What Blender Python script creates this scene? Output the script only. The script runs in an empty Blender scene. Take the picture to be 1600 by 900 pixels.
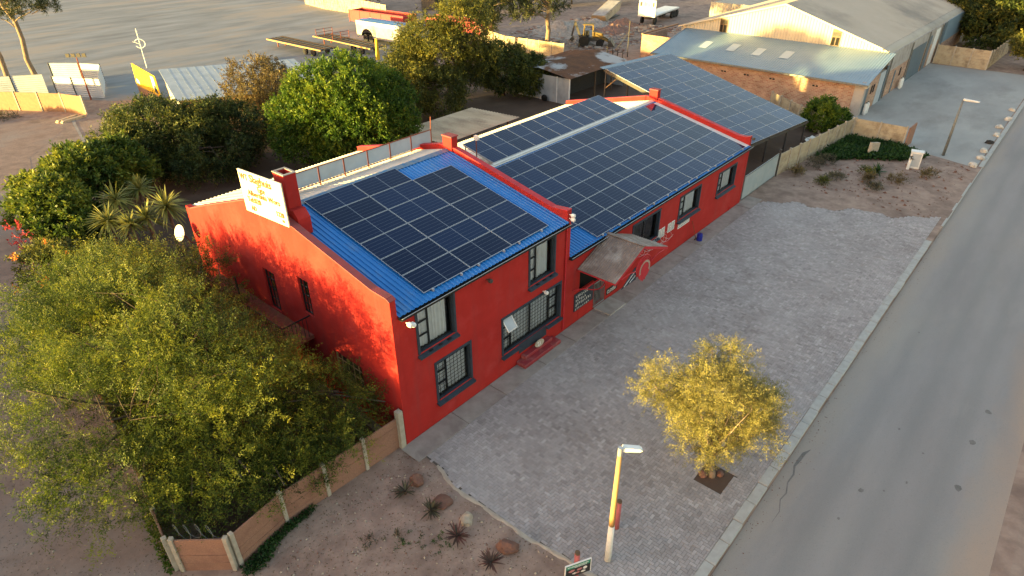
import bpy, bmesh, math, random
import numpy as np
from mathutils import Vector, Matrix, noise
R = math.radians
random.seed(7)
SC = bpy.context.scene
COL = SC.collection

# ---------------------------------------------------------------- camera, sky, sun, exposure
cam_d = bpy.data.cameras.new('camera')
cam_d.sensor_width = 36.0
cam_d.lens = 997.56 / 1600 * 36
cam_d.clip_end = 2000
cam = bpy.data.objects.new('camera', cam_d)
COL.objects.link(cam)
cam.location = (-10.307, -14.302, 17.436)
cam.rotation_euler = (R(58.332), R(0.308), R(-48.93))
SC.camera = cam
SUN_AZ, SUN_EL = 20.0, 2.7          # degrees from -x towards +y, and elevation
sv = Vector((-math.cos(R(SUN_AZ)) * math.cos(R(SUN_EL)), math.sin(R(SUN_AZ)) * math.cos(R(SUN_EL)), math.sin(R(SUN_EL))))
world = bpy.data.worlds.new('World')
SC.world = world
world.use_nodes = True
wn = world.node_tree
sky = wn.nodes.new('ShaderNodeTexSky')
sky.sky_type = 'NISHITA'
sky.sun_disc = False
sky.sun_elevation = R(SUN_EL)
sky.sun_rotation = math.atan2(sv.x, sv.y)
sky.altitude = 100
sky.air_density = 1.0
sky.dust_density = 1.6
sky.ozone_density = 1.0
bg = wn.nodes['Background']
wb_mix = wn.nodes.new('ShaderNodeMix')          # one constant white-balance tint over the whole sky
wb_mix.data_type = 'RGBA'; wb_mix.blend_type = 'MULTIPLY'
wb_mix.inputs['Factor'].default_value = 1.0
wb_mix.inputs['B'].default_value = (1.07, 0.985, 0.93, 1)
wn.links.new(sky.outputs[0], wb_mix.inputs['A'])
wn.links.new(wb_mix.outputs['Result'], bg.inputs[0])
bg.inputs[1].default_value = 0.15
sun_d = bpy.data.lights.new('sun', 'SUN')
sun_d.energy = 3.4
sun_d.angle = R(1.0)
sun_d.color = (1.0, 0.76, 0.25)
sun = bpy.data.objects.new('sun', sun_d)
COL.objects.link(sun)
sun.location = (-60, 40, 30)
sun.rotation_euler = sv.to_track_quat('Z', 'Y').to_euler()
SC.view_settings.view_transform = 'Standard'
SC.view_settings.look = 'None'
SC.view_settings.gamma = 1.0
SC.view_settings.use_curve_mapping = False
SC.view_settings.exposure = 3.0

# ---------------------------------------------------------------- helpers
def thing(name, loc=(0, 0, 0), rotz=0.0, label=None, cat=None, group=None):
    o = bpy.data.objects.new(name, None)
    o.empty_display_size = 0.3
    COL.objects.link(o)
    o.location = loc
    o.rotation_euler = (0, 0, rotz)
    tag(o, label, cat, group)
    return o

def tag(o, label=None, cat=None, group=None, kind=None):
    if label: o['label'] = label
    if cat: o['category'] = cat
    if group: o['group'] = group
    if kind: o['kind'] = kind
    return o

def copy_tree(src, parent=None):
    c = src.copy()
    COL.objects.link(c)
    if parent is not None: c.parent = parent
    for ch in list(src.children): copy_tree(ch, c)
    return c

def link_mesh(name, me, parent=None, loc=None):
    o = bpy.data.objects.new(name, me)
    COL.objects.link(o)
    if parent is not None: o.parent = parent
    if loc is not None: o.location = loc
    return o

def org(parent):
    """world location of a parent chain (translations only)"""
    v = Vector((0, 0, 0))
    while parent is not None:
        v += parent.location
        parent = parent.parent
    return v

class MB:
    def __init__(s):
        s.v = []; s.f = []
    def quad(s, a, b, c, d):
        n = len(s.v); s.v += [tuple(a), tuple(b), tuple(c), tuple(d)]; s.f.append((n, n+1, n+2, n+3)); return s
    def tri(s, a, b, c):
        n = len(s.v); s.v += [tuple(a), tuple(b), tuple(c)]; s.f.append((n, n+1, n+2)); return s
    def poly(s, pts):
        n = len(s.v); s.v += [tuple(p) for p in pts]; s.f.append(tuple(range(n, n+len(pts)))); return s
    def box(s, x0, x1, y0, y1, z0, z1, M=None):
        n = len(s.v)
        c = [(x0,y0,z0),(x1,y0,z0),(x1,y1,z0),(x0,y1,z0),(x0,y0,z1),(x1,y0,z1),(x1,y1,z1),(x0,y1,z1)]
        if M is not None: c = [tuple(M @ Vector(p)) for p in c]
        s.v += c
        s.f += [(n+3,n+2,n+1,n),(n+4,n+5,n+6,n+7),(n,n+1,n+5,n+4),(n+1,n+2,n+6,n+5),(n+2,n+3,n+7,n+6),(n+3,n,n+4,n+7)]
        return s
    def bar(s, a, b, w, h=None, up=(0, 0, 1)):
        """rectangular bar from a to b"""
        a = Vector(a); b = Vector(b); d = b - a; L = d.length
        if L < 1e-6: return s
        d.normalize(); u = Vector(up)
        if abs(d.dot(u)) > 0.98: u = Vector((1, 0, 0))
        x = d.cross(u).normalized(); y = x.cross(d).normalized()
        h = h or w
        M = Matrix((x, d, y)).transposed().to_4x4(); M.translation = a
        return s.box(-w/2, w/2, 0, L, -h/2, h/2, M)
    def prism(s, poly, d):
        """closed polygon (3D points) extruded by vector d"""
        n = len(s.v); k = len(poly); d = Vector(d)
        s.v += [tuple(p) for p in poly] + [tuple(Vector(p) + d) for p in poly]
        s.f.append(tuple(range(n+k-1, n-1, -1))); s.f.append(tuple(range(n+k, n+2*k)))
        for i in range(k):
            j = (i+1) % k
            s.f.append((n+i, n+j, n+k+j, n+k+i))
        return s
    def tube(s, pts, rad, sides=6, caps=True):
        pts = [Vector(p) for p in pts]
        if not hasattr(rad, '__len__'): rad = [rad]*len(pts)
        n = len(s.v); K = len(pts)
        ref = Vector((0.31, 0.95, 0.05))
        for i, p in enumerate(pts):
            d = (pts[min(i+1, K-1)] - pts[max(i-1, 0)])
            if d.length < 1e-7: d = Vector((0, 0, 1))
            d.normalize()
            r = ref if abs(d.dot(ref)) < 0.95 else Vector((1, 0, 0))
            x = d.cross(r).normalized(); y = d.cross(x)
            for k in range(sides):
                a = 2*math.pi*k/sides
                s.v.append(tuple(p + (x*math.cos(a) + y*math.sin(a))*rad[i]))
        for i in range(K-1):
            for k in range(sides):
                k2 = (k+1) % sides
                s.f.append((n+i*sides+k, n+(i+1)*sides+k, n+(i+1)*sides+k2, n+i*sides+k2))
        if caps:
            s.f.append(tuple(n+k for k in range(sides)))
            s.f.append(tuple(n+(K-1)*sides+k for k in range(sides-1, -1, -1)))
        return s
    def lathe(s, prof, c=(0, 0, 0), seg=16, axis='Z'):
        """profile [(r, h)] around an axis through c"""
        n = len(s.v); c = Vector(c)
        for r, h in prof:
            for k in range(seg):
                a = 2*math.pi*k/seg; u, w = r*math.cos(a), r*math.sin(a)
                q = {'Z': (u, w, h), 'Y': (u, h, -w), 'X': (h, u, w)}[axis]
                s.v.append(tuple(c + Vector(q)))
        for i in range(len(prof)-1):
            for k in range(seg):
                k2 = (k+1) % seg
                s.f.append((n+i*seg+k, n+i*seg+k2, n+(i+1)*seg+k2, n+(i+1)*seg+k))
        s.f.append(tuple(n+k for k in range(seg-1, -1, -1)))
        s.f.append(tuple(n+(len(prof)-1)*seg+k for k in range(seg)))
        return s
    def corr(s, o, u, v, pitch, amp, nseg=4, box=False, nv=1):
        """corrugated sheet: origin o, u across the ribs, v along them"""
        o = Vector(o); u = Vector(u); v = Vector(v); L = u.length; ud = u.normalized()
        nn = ud.cross(v).normalized()
        if nn.z < 0: nn = -nn
        ts = []
        N = max(1, int(round(L/pitch)))
        if box:
            for i in range(N):
                for f, h in ((0, 0), (.55, 0), (.65, 1), (.9, 1)): ts.append(((i+f)/N, h))
            ts.append((1, 0))
        else:
            for i in range(N*nseg+1): ts.append((i/(N*nseg), .5-.5*math.cos(2*math.pi*i/nseg)))
        n = len(s.v); K = len(ts)
        for j in range(nv+1):
            for t, h in ts: s.v.append(tuple(o + u*t + v*(j/nv) + nn*(h*amp)))
        for j in range(nv):
            for i in range(K-1):
                a = n+j*K+i
                s.f.append((a, a+1, a+K+1, a+K))
        return s
    def mesh(s, name, mat, smooth=False, off=None):
        me = bpy.data.meshes.new(name)
        v = s.v if off is None else [(p[0]-off[0], p[1]-off[1], p[2]-off[2]) for p in s.v]
        me.from_pydata(v, [], s.f)
        me.materials.append(mat)
        if smooth: me.shade_smooth()
        me.update()
        return me
    def build(s, name, mat, parent=None, smooth=False, world=False, bevel=0.0):
        off = org(parent) if (world and parent is not None) else None
        o = link_mesh(name, s.mesh(name, mat, smooth, off), parent)
        if bevel:
            m = o.modifiers.new('bevel', 'BEVEL'); m.width = bevel; m.segments = 1; m.limit_method = 'ANGLE'
        return o

def solid(name, mb, mat, label, cat, group=None, smooth=False, base=None):
    """a thing that is one mesh, origin at its base"""
    if base is None:
        a = np.array(mb.v); base = (a[:, 0].mean(), a[:, 1].mean(), a[:, 2].min())
    o = link_mesh(name, mb.mesh(name, mat, smooth, base), None, base)
    return tag(o, label, cat, group)

# ---------------------------------------------------------------- materials
def nodes_of(name):
    m = bpy.data.materials.new(name); m.use_nodes = True
    nt = m.node_tree
    return m, nt, nt.nodes['Principled BSDF'], nt.links.new

def mat(name, c1, c2=None, scale=3.0, rough=.8, bump=0.0, bscale=40.0, metal=0.0, c3=None, s3=.4, detail=6.0, coord='Object', stretch=(1, 1, 1), spec=.3, lo=.35, hi=.65, lo3=.5, hi3=.7):
    m, nt, b, L = nodes_of(name)
    b.inputs['Roughness'].default_value = rough
    b.inputs['Metallic'].default_value = metal
    b.inputs['Specular IOR Level'].default_value = spec
    b.inputs['Base Color'].default_value = (*c1, 1)
    tc = nt.nodes.new('ShaderNodeTexCoord'); mp = nt.nodes.new('ShaderNodeMapping')
    if coord == 'World':
        g = nt.nodes.new('ShaderNodeNewGeometry'); L(g.outputs['Position'], mp.inputs[0])
    else: L(tc.outputs[coord], mp.inputs[0])
    mp.inputs['Scale'].default_value = stretch
    cur = None
    if c2 is not None:
        n = nt.nodes.new('ShaderNodeTexNoise'); n.inputs['Scale'].default_value = scale; n.inputs['Detail'].default_value = detail
        n.inputs['Roughness'].default_value = .6
        L(mp.outputs[0], n.inputs['Vector'])
        r = nt.nodes.new('ShaderNodeMapRange'); r.inputs[1].default_value = lo; r.inputs[2].default_value = hi
        L(n.outputs[0], r.inputs[0])
        x = nt.nodes.new('ShaderNodeMix'); x.data_type = 'RGBA'
        x.inputs['A'].default_value = (*c1, 1); x.inputs['B'].default_value = (*c2, 1)
        L(r.outputs[0], x.inputs['Factor']); cur = x.outputs['Result']
    if c3 is not None:
        n = nt.nodes.new('ShaderNodeTexNoise'); n.inputs['Scale'].default_value = s3; n.inputs['Detail'].default_value = 8; n.inputs['Roughness'].default_value = .65
        L(mp.outputs[0], n.inputs['Vector'])
        r = nt.nodes.new('ShaderNodeMapRange'); r.inputs[1].default_value = lo3; r.inputs[2].default_value = hi3
        L(n.outputs[0], r.inputs[0])
        x = nt.nodes.new('ShaderNodeMix'); x.data_type = 'RGBA'
        if cur is not None: L(cur, x.inputs['A'])
        else: x.inputs['A'].default_value = (*c1, 1)
        x.inputs['B'].default_value = (*c3, 1)
        L(r.outputs[0], x.inputs['Factor']); cur = x.outputs['Result']
    if cur is not None: L(cur, b.inputs['Base Color'])
    if bump:
        n = nt.nodes.new('ShaderNodeTexNoise'); n.inputs['Scale'].default_value = bscale; n.inputs['Detail'].default_value = 5
        L(mp.outputs[0], n.inputs['Vector'])
        bp = nt.nodes.new('ShaderNodeBump'); bp.inputs['Strength'].default_value = bump; bp.inputs['Distance'].default_value = .02
        L(n.outputs[0], bp.inputs['Height']); L(bp.outputs[0], b.inputs['Normal'])
    return m

def leaf_mat(name, dark, mid, lite, trans=.35, rough=.55):
    m, nt, b, L = nodes_of(name)
    at = nt.nodes.new('ShaderNodeAttribute'); at.attribute_name = 'tone'
    cr = nt.nodes.new('ShaderNodeValToRGB')
    e = cr.color_ramp.elements
    e[0].color = (*dark, 1); e[0].position = .1; e[1].color = (*lite, 1); e[1].position = .95
    k = e.new(.5); k.color = (*mid, 1)
    L(at.outputs['Fac'], cr.inputs[0])
    L(cr.outputs[0], b.inputs['Base Color'])
    b.inputs['Roughness'].default_value = rough; b.inputs['Specular IOR Level'].default_value = .25
    t = nt.nodes.new('ShaderNodeBsdfTranslucent'); L(cr.outputs[0], t.inputs[0])
    mx = nt.nodes.new('ShaderNodeMixShader'); mx.inputs[0].default_value = trans
    L(b.outputs[0], mx.inputs[1]); L(t.outputs[0], mx.inputs[2])
    L(mx.outputs[0], nt.nodes['Material Output'].inputs[0])
    return m

def glass_mat(name, tint=(.9, .95, 1), rough=.02):
    m, nt, b, L = nodes_of(name)
    tr = nt.nodes.new('ShaderNodeBsdfTransparent'); tr.inputs[0].default_value = (*tint, 1)
    gl = nt.nodes.new('ShaderNodeBsdfGlossy'); gl.inputs['Roughness'].default_value = rough
    fr = nt.nodes.new('ShaderNodeFresnel'); fr.inputs[0].default_value = 1.6
    mx = nt.nodes.new('ShaderNodeMixShader')
    L(fr.outputs[0], mx.inputs[0]); L(tr.outputs[0], mx.inputs[1]); L(gl.outputs[0], mx.inputs[2])
    L(mx.outputs[0], nt.nodes['Material Output'].inputs[0])
    return m

def panel_mat(name):
    """solar glass: dark cells with thin pale gaps along and across (object space 2.28 x 1.134)"""
    m, nt, b, L = nodes_of(name)
    tc = nt.nodes.new('ShaderNodeTexCoord'); sp = nt.nodes.new('ShaderNodeSeparateXYZ'); L(tc.outputs['Object'], sp.inputs[0])
    def math_(op, a, v=None):
        n = nt.nodes.new('ShaderNodeMath'); n.operation = op
        L(a, n.inputs[0]) if not isinstance(a, float) else None
        if v is not None:
            if isinstance(v, float): n.inputs[1].default_value = v
            else: L(v, n.inputs[1])
        return n.outputs[0]
    def line(src, period, off, width):
        a = math_('ADD', src, off); a = math_('DIVIDE', a, period); a = math_('FRACT', a); a = math_('SUBTRACT', a, .5); a = math_('ABSOLUTE', a)
        return math_('GREATER_THAN', a, .5 - width/period/2)
    l1 = line(sp.outputs['Y'], .1835, -.0167, .011)
    l2 = line(sp.outputs['X'], .0915, -.04, .004)
    mid = math_('SUBTRACT', sp.outputs['X'], 1.14); mid = math_('ABSOLUTE', mid); mid = math_('LESS_THAN', mid, .010)
    oi = nt.nodes.new('ShaderNodeObjectInfo')
    v = nt.nodes.new('ShaderNodeMix'); v.data_type = 'RGBA'
    v.inputs['A'].default_value = (.0035, .009, .030, 1); v.inputs['B'].default_value = (.007, .020, .065, 1); L(oi.outputs['Random'], v.inputs['Factor'])
    cur = v.outputs['Result']
    for f, c, amt in ((l2, (.05, .06, .09), .3), (l1, (.12, .145, .2), .7), (mid, (.26, .29, .34), .9)):
        x = nt.nodes.new('ShaderNodeMix'); x.data_type = 'RGBA'
        L(math_('MULTIPLY', f, amt), x.inputs['Factor']); L(cur, x.inputs['A']); x.inputs['B'].default_value = (*c, 1); cur = x.outputs['Result']
    # thin dust film
    n = nt.nodes.new('ShaderNodeTexNoise'); n.inputs['Scale'].default_value = .9; n.inputs['Detail'].default_value = 7
    g = nt.nodes.new('ShaderNodeNewGeometry'); L(g.outputs['Position'], n.inputs['Vector'])
    x = nt.nodes.new('ShaderNodeMix'); x.data_type = 'RGBA'; L(math_('MULTIPLY', n.outputs[0], .012), x.inputs['Factor']); L(cur, x.inputs['A']); x.inputs['B'].default_value = (.3, .27, .24, 1)
    L(x.outputs['Result'], b.inputs['Base Color'])
    b.inputs['Roughness'].default_value = .07; b.inputs['IOR'].default_value = 1.45; b.inputs['Specular IOR Level'].default_value = .24; b.inputs['Specular Tint'].default_value = (.42, .60, 1.0, 1)
    return m

M = {}
M['red'] = mat('red_paint', (.40, .027, .023), (.35, .023, .020), 1.3, .75, .12, 60, c3=(.44, .05, .05), s3=.7, spec=.12, lo3=.55, hi3=.8)
def plaster(m, col, amt, stretch=(2.2, 2.2, .16)):
    """rain streaks and chalky fading over a painted wall"""
    nt = m.node_tree; L = nt.links.new; b = nt.nodes['Principled BSDF']; src = b.inputs['Base Color'].links[0].from_socket
    g = nt.nodes.new('ShaderNodeNewGeometry'); cur = src
    for st, sc, lo, hi, c, a in ((stretch, 1.0, .52, .78, col, amt), ((1, 1, 1), .45, .5, .75, (col[0]*1.5, col[1]*1.9, col[2]*1.7), amt*.5), ((1, 1, 1), 7.0, .6, .8, (col[0]*.8, col[1], col[2]), amt*.6)):
        mp = nt.nodes.new('ShaderNodeMapping'); mp.inputs['Scale'].default_value = st; L(g.outputs['Position'], mp.inputs[0])
        n = nt.nodes.new('ShaderNodeTexNoise'); n.inputs['Scale'].default_value = sc; n.inputs['Detail'].default_value = 8; n.inputs['Roughness'].default_value = .7; L(mp.outputs[0], n.inputs['Vector'])
        r = nt.nodes.new('ShaderNodeMapRange'); r.inputs[1].default_value = lo; r.inputs[2].default_value = hi; r.inputs[4].default_value = a; L(n.outputs[0], r.inputs[0])
        x = nt.nodes.new('ShaderNodeMix'); x.data_type = 'RGBA'; L(r.outputs[0], x.inputs['Factor']); L(cur, x.inputs['A']); x.inputs['B'].default_value = (*c, 1); cur = x.outputs['Result']
    L(cur, b.inputs['Base Color'])
plaster(M['red'], (.25, .034, .034), .8)
M['redtrim'] = mat('red_trim', (.5, .03, .04), (.4, .02, .03), 3, .55)
M['coping'] = mat('coping_red_brown', (.33, .06, .06), (.22, .06, .06), 3, .8, .2, 30)
M['slate'] = mat('slate_paint', (.035, .05, .07), (.025, .035, .05), 4, .55, .1, 60)
M['blackmetal'] = mat('black_metal', (.012, .013, .015), None, rough=.45)
M['blueroof'] = mat('blue_roof', (.012, .16, .46), (.015, .19, .54), 1.2, .42, 0, c3=(.10, .22, .42), s3=2.2, spec=.5, stretch=(1, .3, 1), lo3=.58, hi3=.75)
M['ridgecap'] = mat('ridge_cap_worn_blue', (.05, .16, .33), (.22, .24, .26), 6, .6, .1, 30)
M['whiteroof'] = mat('white_roof', (.62, .60, .56), (.5, .48, .44), 1.0, .5, 0, c3=(.35, .28, .22), s3=1.4, lo3=.62, hi3=.8)
M['alu'] = mat('aluminium', (.46, .47, .49), None, rough=.45, metal=.6)
M['panel'] = panel_mat('solar_glass')
M['glass'] = glass_mat('window_glass')
M['curtain'] = mat('curtain', (.82, .82, .82), (.74, .74, .75), 5, .9)
M['white'] = mat('white_paint', (.76, .75, .72), (.66, .65, .62), 2.5, .6, .05)
M['whitepanel'] = mat('white_sheet_panel', (.42, .46, .50), (.36, .4, .44), 1.5, .5, c3=(.45, .36, .3), s3=1.6, lo3=.62, hi3=.8)
M['rust'] = mat('rusty_red_steel', (.25, .07, .045), (.16, .05, .03), 8, .85, .2)
M['rustroof'] = mat('rusted_roof', (.15, .075, .04), (.095, .052, .034), 1.2, .9, .1, c3=(.36, .37, .38), s3=.22, lo3=.52, hi3=.6)
M['galv'] = mat('galvanised', (.42, .44, .46), (.33, .35, .37), 1.2, .5, 0, c3=(.3, .24, .19), s3=.8, metal=.25, lo3=.62, hi3=.85)
M['galvdull'] = mat('dull_galvanised', (.38, .41, .44), (.30, .33, .36), .9, .55, metal=.2)
M['leanroof'] = mat('blue_grey_roof', (.21, .29, .36), (.17, .25, .32), .5, .42, spec=.5)
M['canopysheet'] = mat('weathered_canopy_sheet', (.24, .185, .16), (.17, .13, .115), 2, .85, .1, c3=(.36, .33, .3), s3=1.3, lo3=.5, hi3=.72)
M['fawnroof'] = mat('fawn_roof', (.54, .41, .28), (.42, .31, .2), 1.0, .75, c3=(.26, .18, .12), s3=.9, stretch=(1, .3, 1))
M['beigeroof'] = mat('beige_roof', (.46, .41, .34), (.41, .365, .30), .22, .95, c3=(.26, .24, .21), s3=.09, lo3=.52, hi3=.7, spec=.08)
M['cream'] = mat('cream_cladding', (.48, .44, .35), (.42, .38, .30), .5, .6)
M['cement'] = mat('cement_render', (.40, .37, .34), (.32, .29, .27), 1.1, .9, .1, c3=(.25, .21, .19), s3=.9)
M['concrete'] = mat('concrete_slab', (.33, .29, .26), (.26, .225, .205), 2.0, .92, .2, 40, c3=(.21, .17, .155), s3=.8)
M['kerb'] = mat('kerb_concrete', (.40, .39, .37), (.33, .32, .30), 3, .9, .15, 50)
M['precast'] = mat('precast_cream', (.43, .36, .25), (.35, .28, .19), 2.0, .92, .2, 40, c3=(.20, .15, .10), s3=1.0, lo3=.5, hi3=.7)
M['precastpost'] = mat('precast_post', (.42, .37, .30), (.32, .28, .22), 4, .92, .25, 40)
M['brown'] = mat('brown_precast', (.33, .18, .12), (.25, .13, .09), 26, .92, .5, 55, c3=(.20, .10, .07), s3=1.2, lo3=.5, hi3=.75)
M['orangefence'] = mat('orange_precast', (.30, .17, .10), (.25, .135, .08), 4, .9, .2)
M['bark'] = mat('bark', (.095, .07, .052), (.06, .045, .035), 9, .95, .6, 24, stretch=(1, 1, .3))
M['barkpale'] = mat('pale_bark', (.26, .19, .135), (.16, .115, .08), 8, .95, .5, 22, stretch=(1, 1, .3))
M['timber'] = mat('weathered_timber', (.44, .28, .12), (.33, .20, .09), 6, .8, .2, 30, stretch=(8, 8, .5))
M['polewhite'] = mat('white_pole_paint', (.72, .71, .66), (.6, .6, .55), 5, .7, c3=(.16, .30, .15), s3=2.6, lo3=.62, hi3=.66)
M['bollard'] = mat('faded_red_post', (.42, .13, .13), (.36, .10, .10), 5, .8, .1)
M['darkwood'] = mat('dark_end_grain', (.14, .09, .05), (.09, .06, .04), 12, .9)
M['rock'] = mat('red_brown_rock', (.20, .10, .07), (.13, .07, .055), 5, .95, .8, 12)
M['rockpale'] = mat('pale_rock', (.42, .35, .27), (.32, .26, .2), 5, .95, .6, 12)
M['rockwhite'] = mat('limewashed_stone', (.55, .53, .48), (.35, .32, .28), 3, .95, .5, 12)
M['rubber'] = mat('rubber', (.016, .016, .017), (.03, .028, .026), 6, .85)
M['steel'] = mat('dark_steel', (.055, .055, .058), (.09, .075, .06), 5, .6, metal=.3)
M['greysteel'] = mat('grey_steel_pole', (.20, .21, .20), (.15, .155, .15), 5, .55, metal=.4)
M['yellow'] = mat('yellow_sign_paint', (.80, .48, .02), (.74, .42, .02), 2, .5)
M['machineyellow'] = mat('machine_yellow', (.22, .14, .03), (.13, .085, .03), 4, .6)
M['trailerred'] = mat('trailer_red', (.42, .035, .04), (.34, .03, .03), 1.6, .5)
M['tarp'] = mat('blue_tarpaulin', (.08, .2, .42), (.07, .17, .36), 1.5, .55)
M['bluecan'] = mat('blue_plastic', (.012, .022, .26), None, rough=.4)
M['dark'] = mat('dark_interior', (.012, .011, .011), None, rough=.95)
M['greygate'] = mat('grey_sheet_gate', (.33, .38, .40), (.28, .33, .35), 1.0, .5, c3=(.4, .41, .4), s3=1.5)
M['darkgrey'] = mat('dark_grey_door', (.10, .14, .17), (.085, .12, .15), 1.5, .55)
M['black'] = mat('black_board', (.02, .022, .024), (.03, .032, .034), 6, .6)
M['greenink'] = mat('green_print', (.03, .25, .16), None, rough=.5)
M['pinkink'] = mat('pink_print', (.5, .2, .2), None, rough=.5)
M['tanink'] = mat('faded_tan_print', (.13, .042, .01), (.20, .08, .02), 5, .7)
M['tar'] = mat('tar_patch', (.13, .12, .115), (.18, .165, .155), 4, .9)
M['redstep'] = mat('polished_red_step', (.30, .03, .04), (.22, .035, .04), 3, .5, .1, c3=(.32, .14, .13), s3=2.0)
M['slogcream'] = mat('faded_cream_board', (.70, .64, .50), (.62, .56, .42), 1.5, .55)

def brick_mat(name):
    m, nt, b, L = nodes_of(name)
    g = nt.nodes.new('ShaderNodeTexCoord'); s = nt.nodes.new('ShaderNodeSeparateXYZ'); L(g.outputs['Object'], s.inputs[0])
    a = nt.nodes.new('ShaderNodeMath'); a.operation = 'ADD'; L(s.outputs['X'], a.inputs[0]); L(s.outputs['Y'], a.inputs[1])
    c = nt.nodes.new('ShaderNodeCombineXYZ'); L(a.outputs[0], c.inputs[0]); L(s.outputs['Z'], c.inputs[1])
    k = nt.nodes.new('ShaderNodeTexBrick'); L(c.outputs[0], k.inputs['Vector'])
    k.inputs['Color1'].default_value = (.30, .13, .08, 1); k.inputs['Color2'].default_value = (.42, .26, .17, 1); k.inputs['Mortar'].default_value = (.42, .34, .26, 1)
    k.inputs['Scale'].default_value = 1; k.inputs['Brick Width'].default_value = .34; k.inputs['Row Height'].default_value = .125; k.inputs['Mortar Size'].default_value = .014
    n = nt.nodes.new('ShaderNodeTexNoise'); n.inputs['Scale'].default_value = 1.1; n.inputs['Detail'].default_value = 6; L(g.outputs['Object'], n.inputs['Vector'])
    x = nt.nodes.new('ShaderNodeMix'); x.data_type = 'RGBA'; x.blend_type = 'OVERLAY'; x.inputs['Factor'].default_value = .6
    L(k.outputs['Color'], x.inputs['A']); L(n.outputs[0], x.inputs['B']); L(x.outputs['Result'], b.inputs['Base Color'])
    b.inputs['Roughness'].default_value = .95
    return m
M['winbrown'] = mat('brown_window', (.13, .075, .04), (.08, .05, .03), 3, .5)
M['brick'] = brick_mat('clinker_brick')

# foliage
M['lf_acacia'] = leaf_mat('feathery_leaf', (.018, .034, .009), (.075, .108, .017), (.23, .24, .026))
M['lf_yellow'] = leaf_mat('yellow_green_leaf', (.12, .115, .035), (.26, .235, .075), (.40, .35, .12), .4)
M['lf_green'] = leaf_mat('bright_green_leaf', (.016, .045, .006), (.06, .12, .012), (.18, .22, .018))
M['lf_dark'] = leaf_mat('dark_green_leaf', (.014, .028, .010), (.052, .074, .019), (.17, .165, .03))
M['lf_gum'] = leaf_mat('gum_leaf', (.026, .036, .012), (.085, .095, .02), (.24, .21, .03))
M['lf_olive'] = leaf_mat('dry_olive_leaf', (.06, .045, .022), (.14, .10, .045), (.22, .17, .06))
M['lf_pine'] = leaf_mat('pine_needle', (.018, .028, .012), (.045, .058, .022), (.10, .10, .03))
M['lf_shrub'] = leaf_mat('glossy_shrub_leaf', (.016, .04, .008), (.075, .115, .016), (.22, .23, .025))
M['lf_weed'] = leaf_mat('groundcover_leaf', (.012, .035, .010), (.025, .065, .016), (.05, .10, .02))
M['lf_dry'] = leaf_mat('dry_scrub', (.045, .042, .03), (.09, .08, .055), (.14, .13, .07))
M['lf_yucca'] = leaf_mat('sword_leaf', (.07, .085, .02), (.22, .22, .05), (.38, .35, .10), .3)
M['lf_aloe'] = leaf_mat('aloe_leaf', (.035, .04, .03), (.09, .05, .04), (.16, .06, .05), .1)
M['fl_orange'] = leaf_mat('orange_flower', (.55, .16, .02), (.7, .24, .04), (.8, .35, .08), .3)
M['fl_red'] = leaf_mat('red_flower', (.35, .03, .03), (.5, .05, .05), (.6, .08, .08), .3)

# ================================================================ THE SETTING
def struct(o): return tag(o, kind='structure')

# ground: one sheet with the sunken road bed
gm = MB()
ys = [(-400, -.10), (-17.75, -.09), (-17.3, -.135), (-10.95, -.135), (-10.94, 0), (420, 0)]
for (ya, za), (yb, zb) in zip(ys[:-1], ys[1:]):
    gm.quad((-400, ya, za), (600, ya, za), (600, yb, zb), (-400, yb, zb))
M['sand'] = mat('dusty_sand', (.34, .245, .195), (.235, .16, .128), 1.5, .97, .6, 9, c3=(.155, .105, .085), s3=.42, coord='World', lo3=.47, hi3=.68, detail=9)
struct(gm.build('ground', M['sand']))
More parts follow.
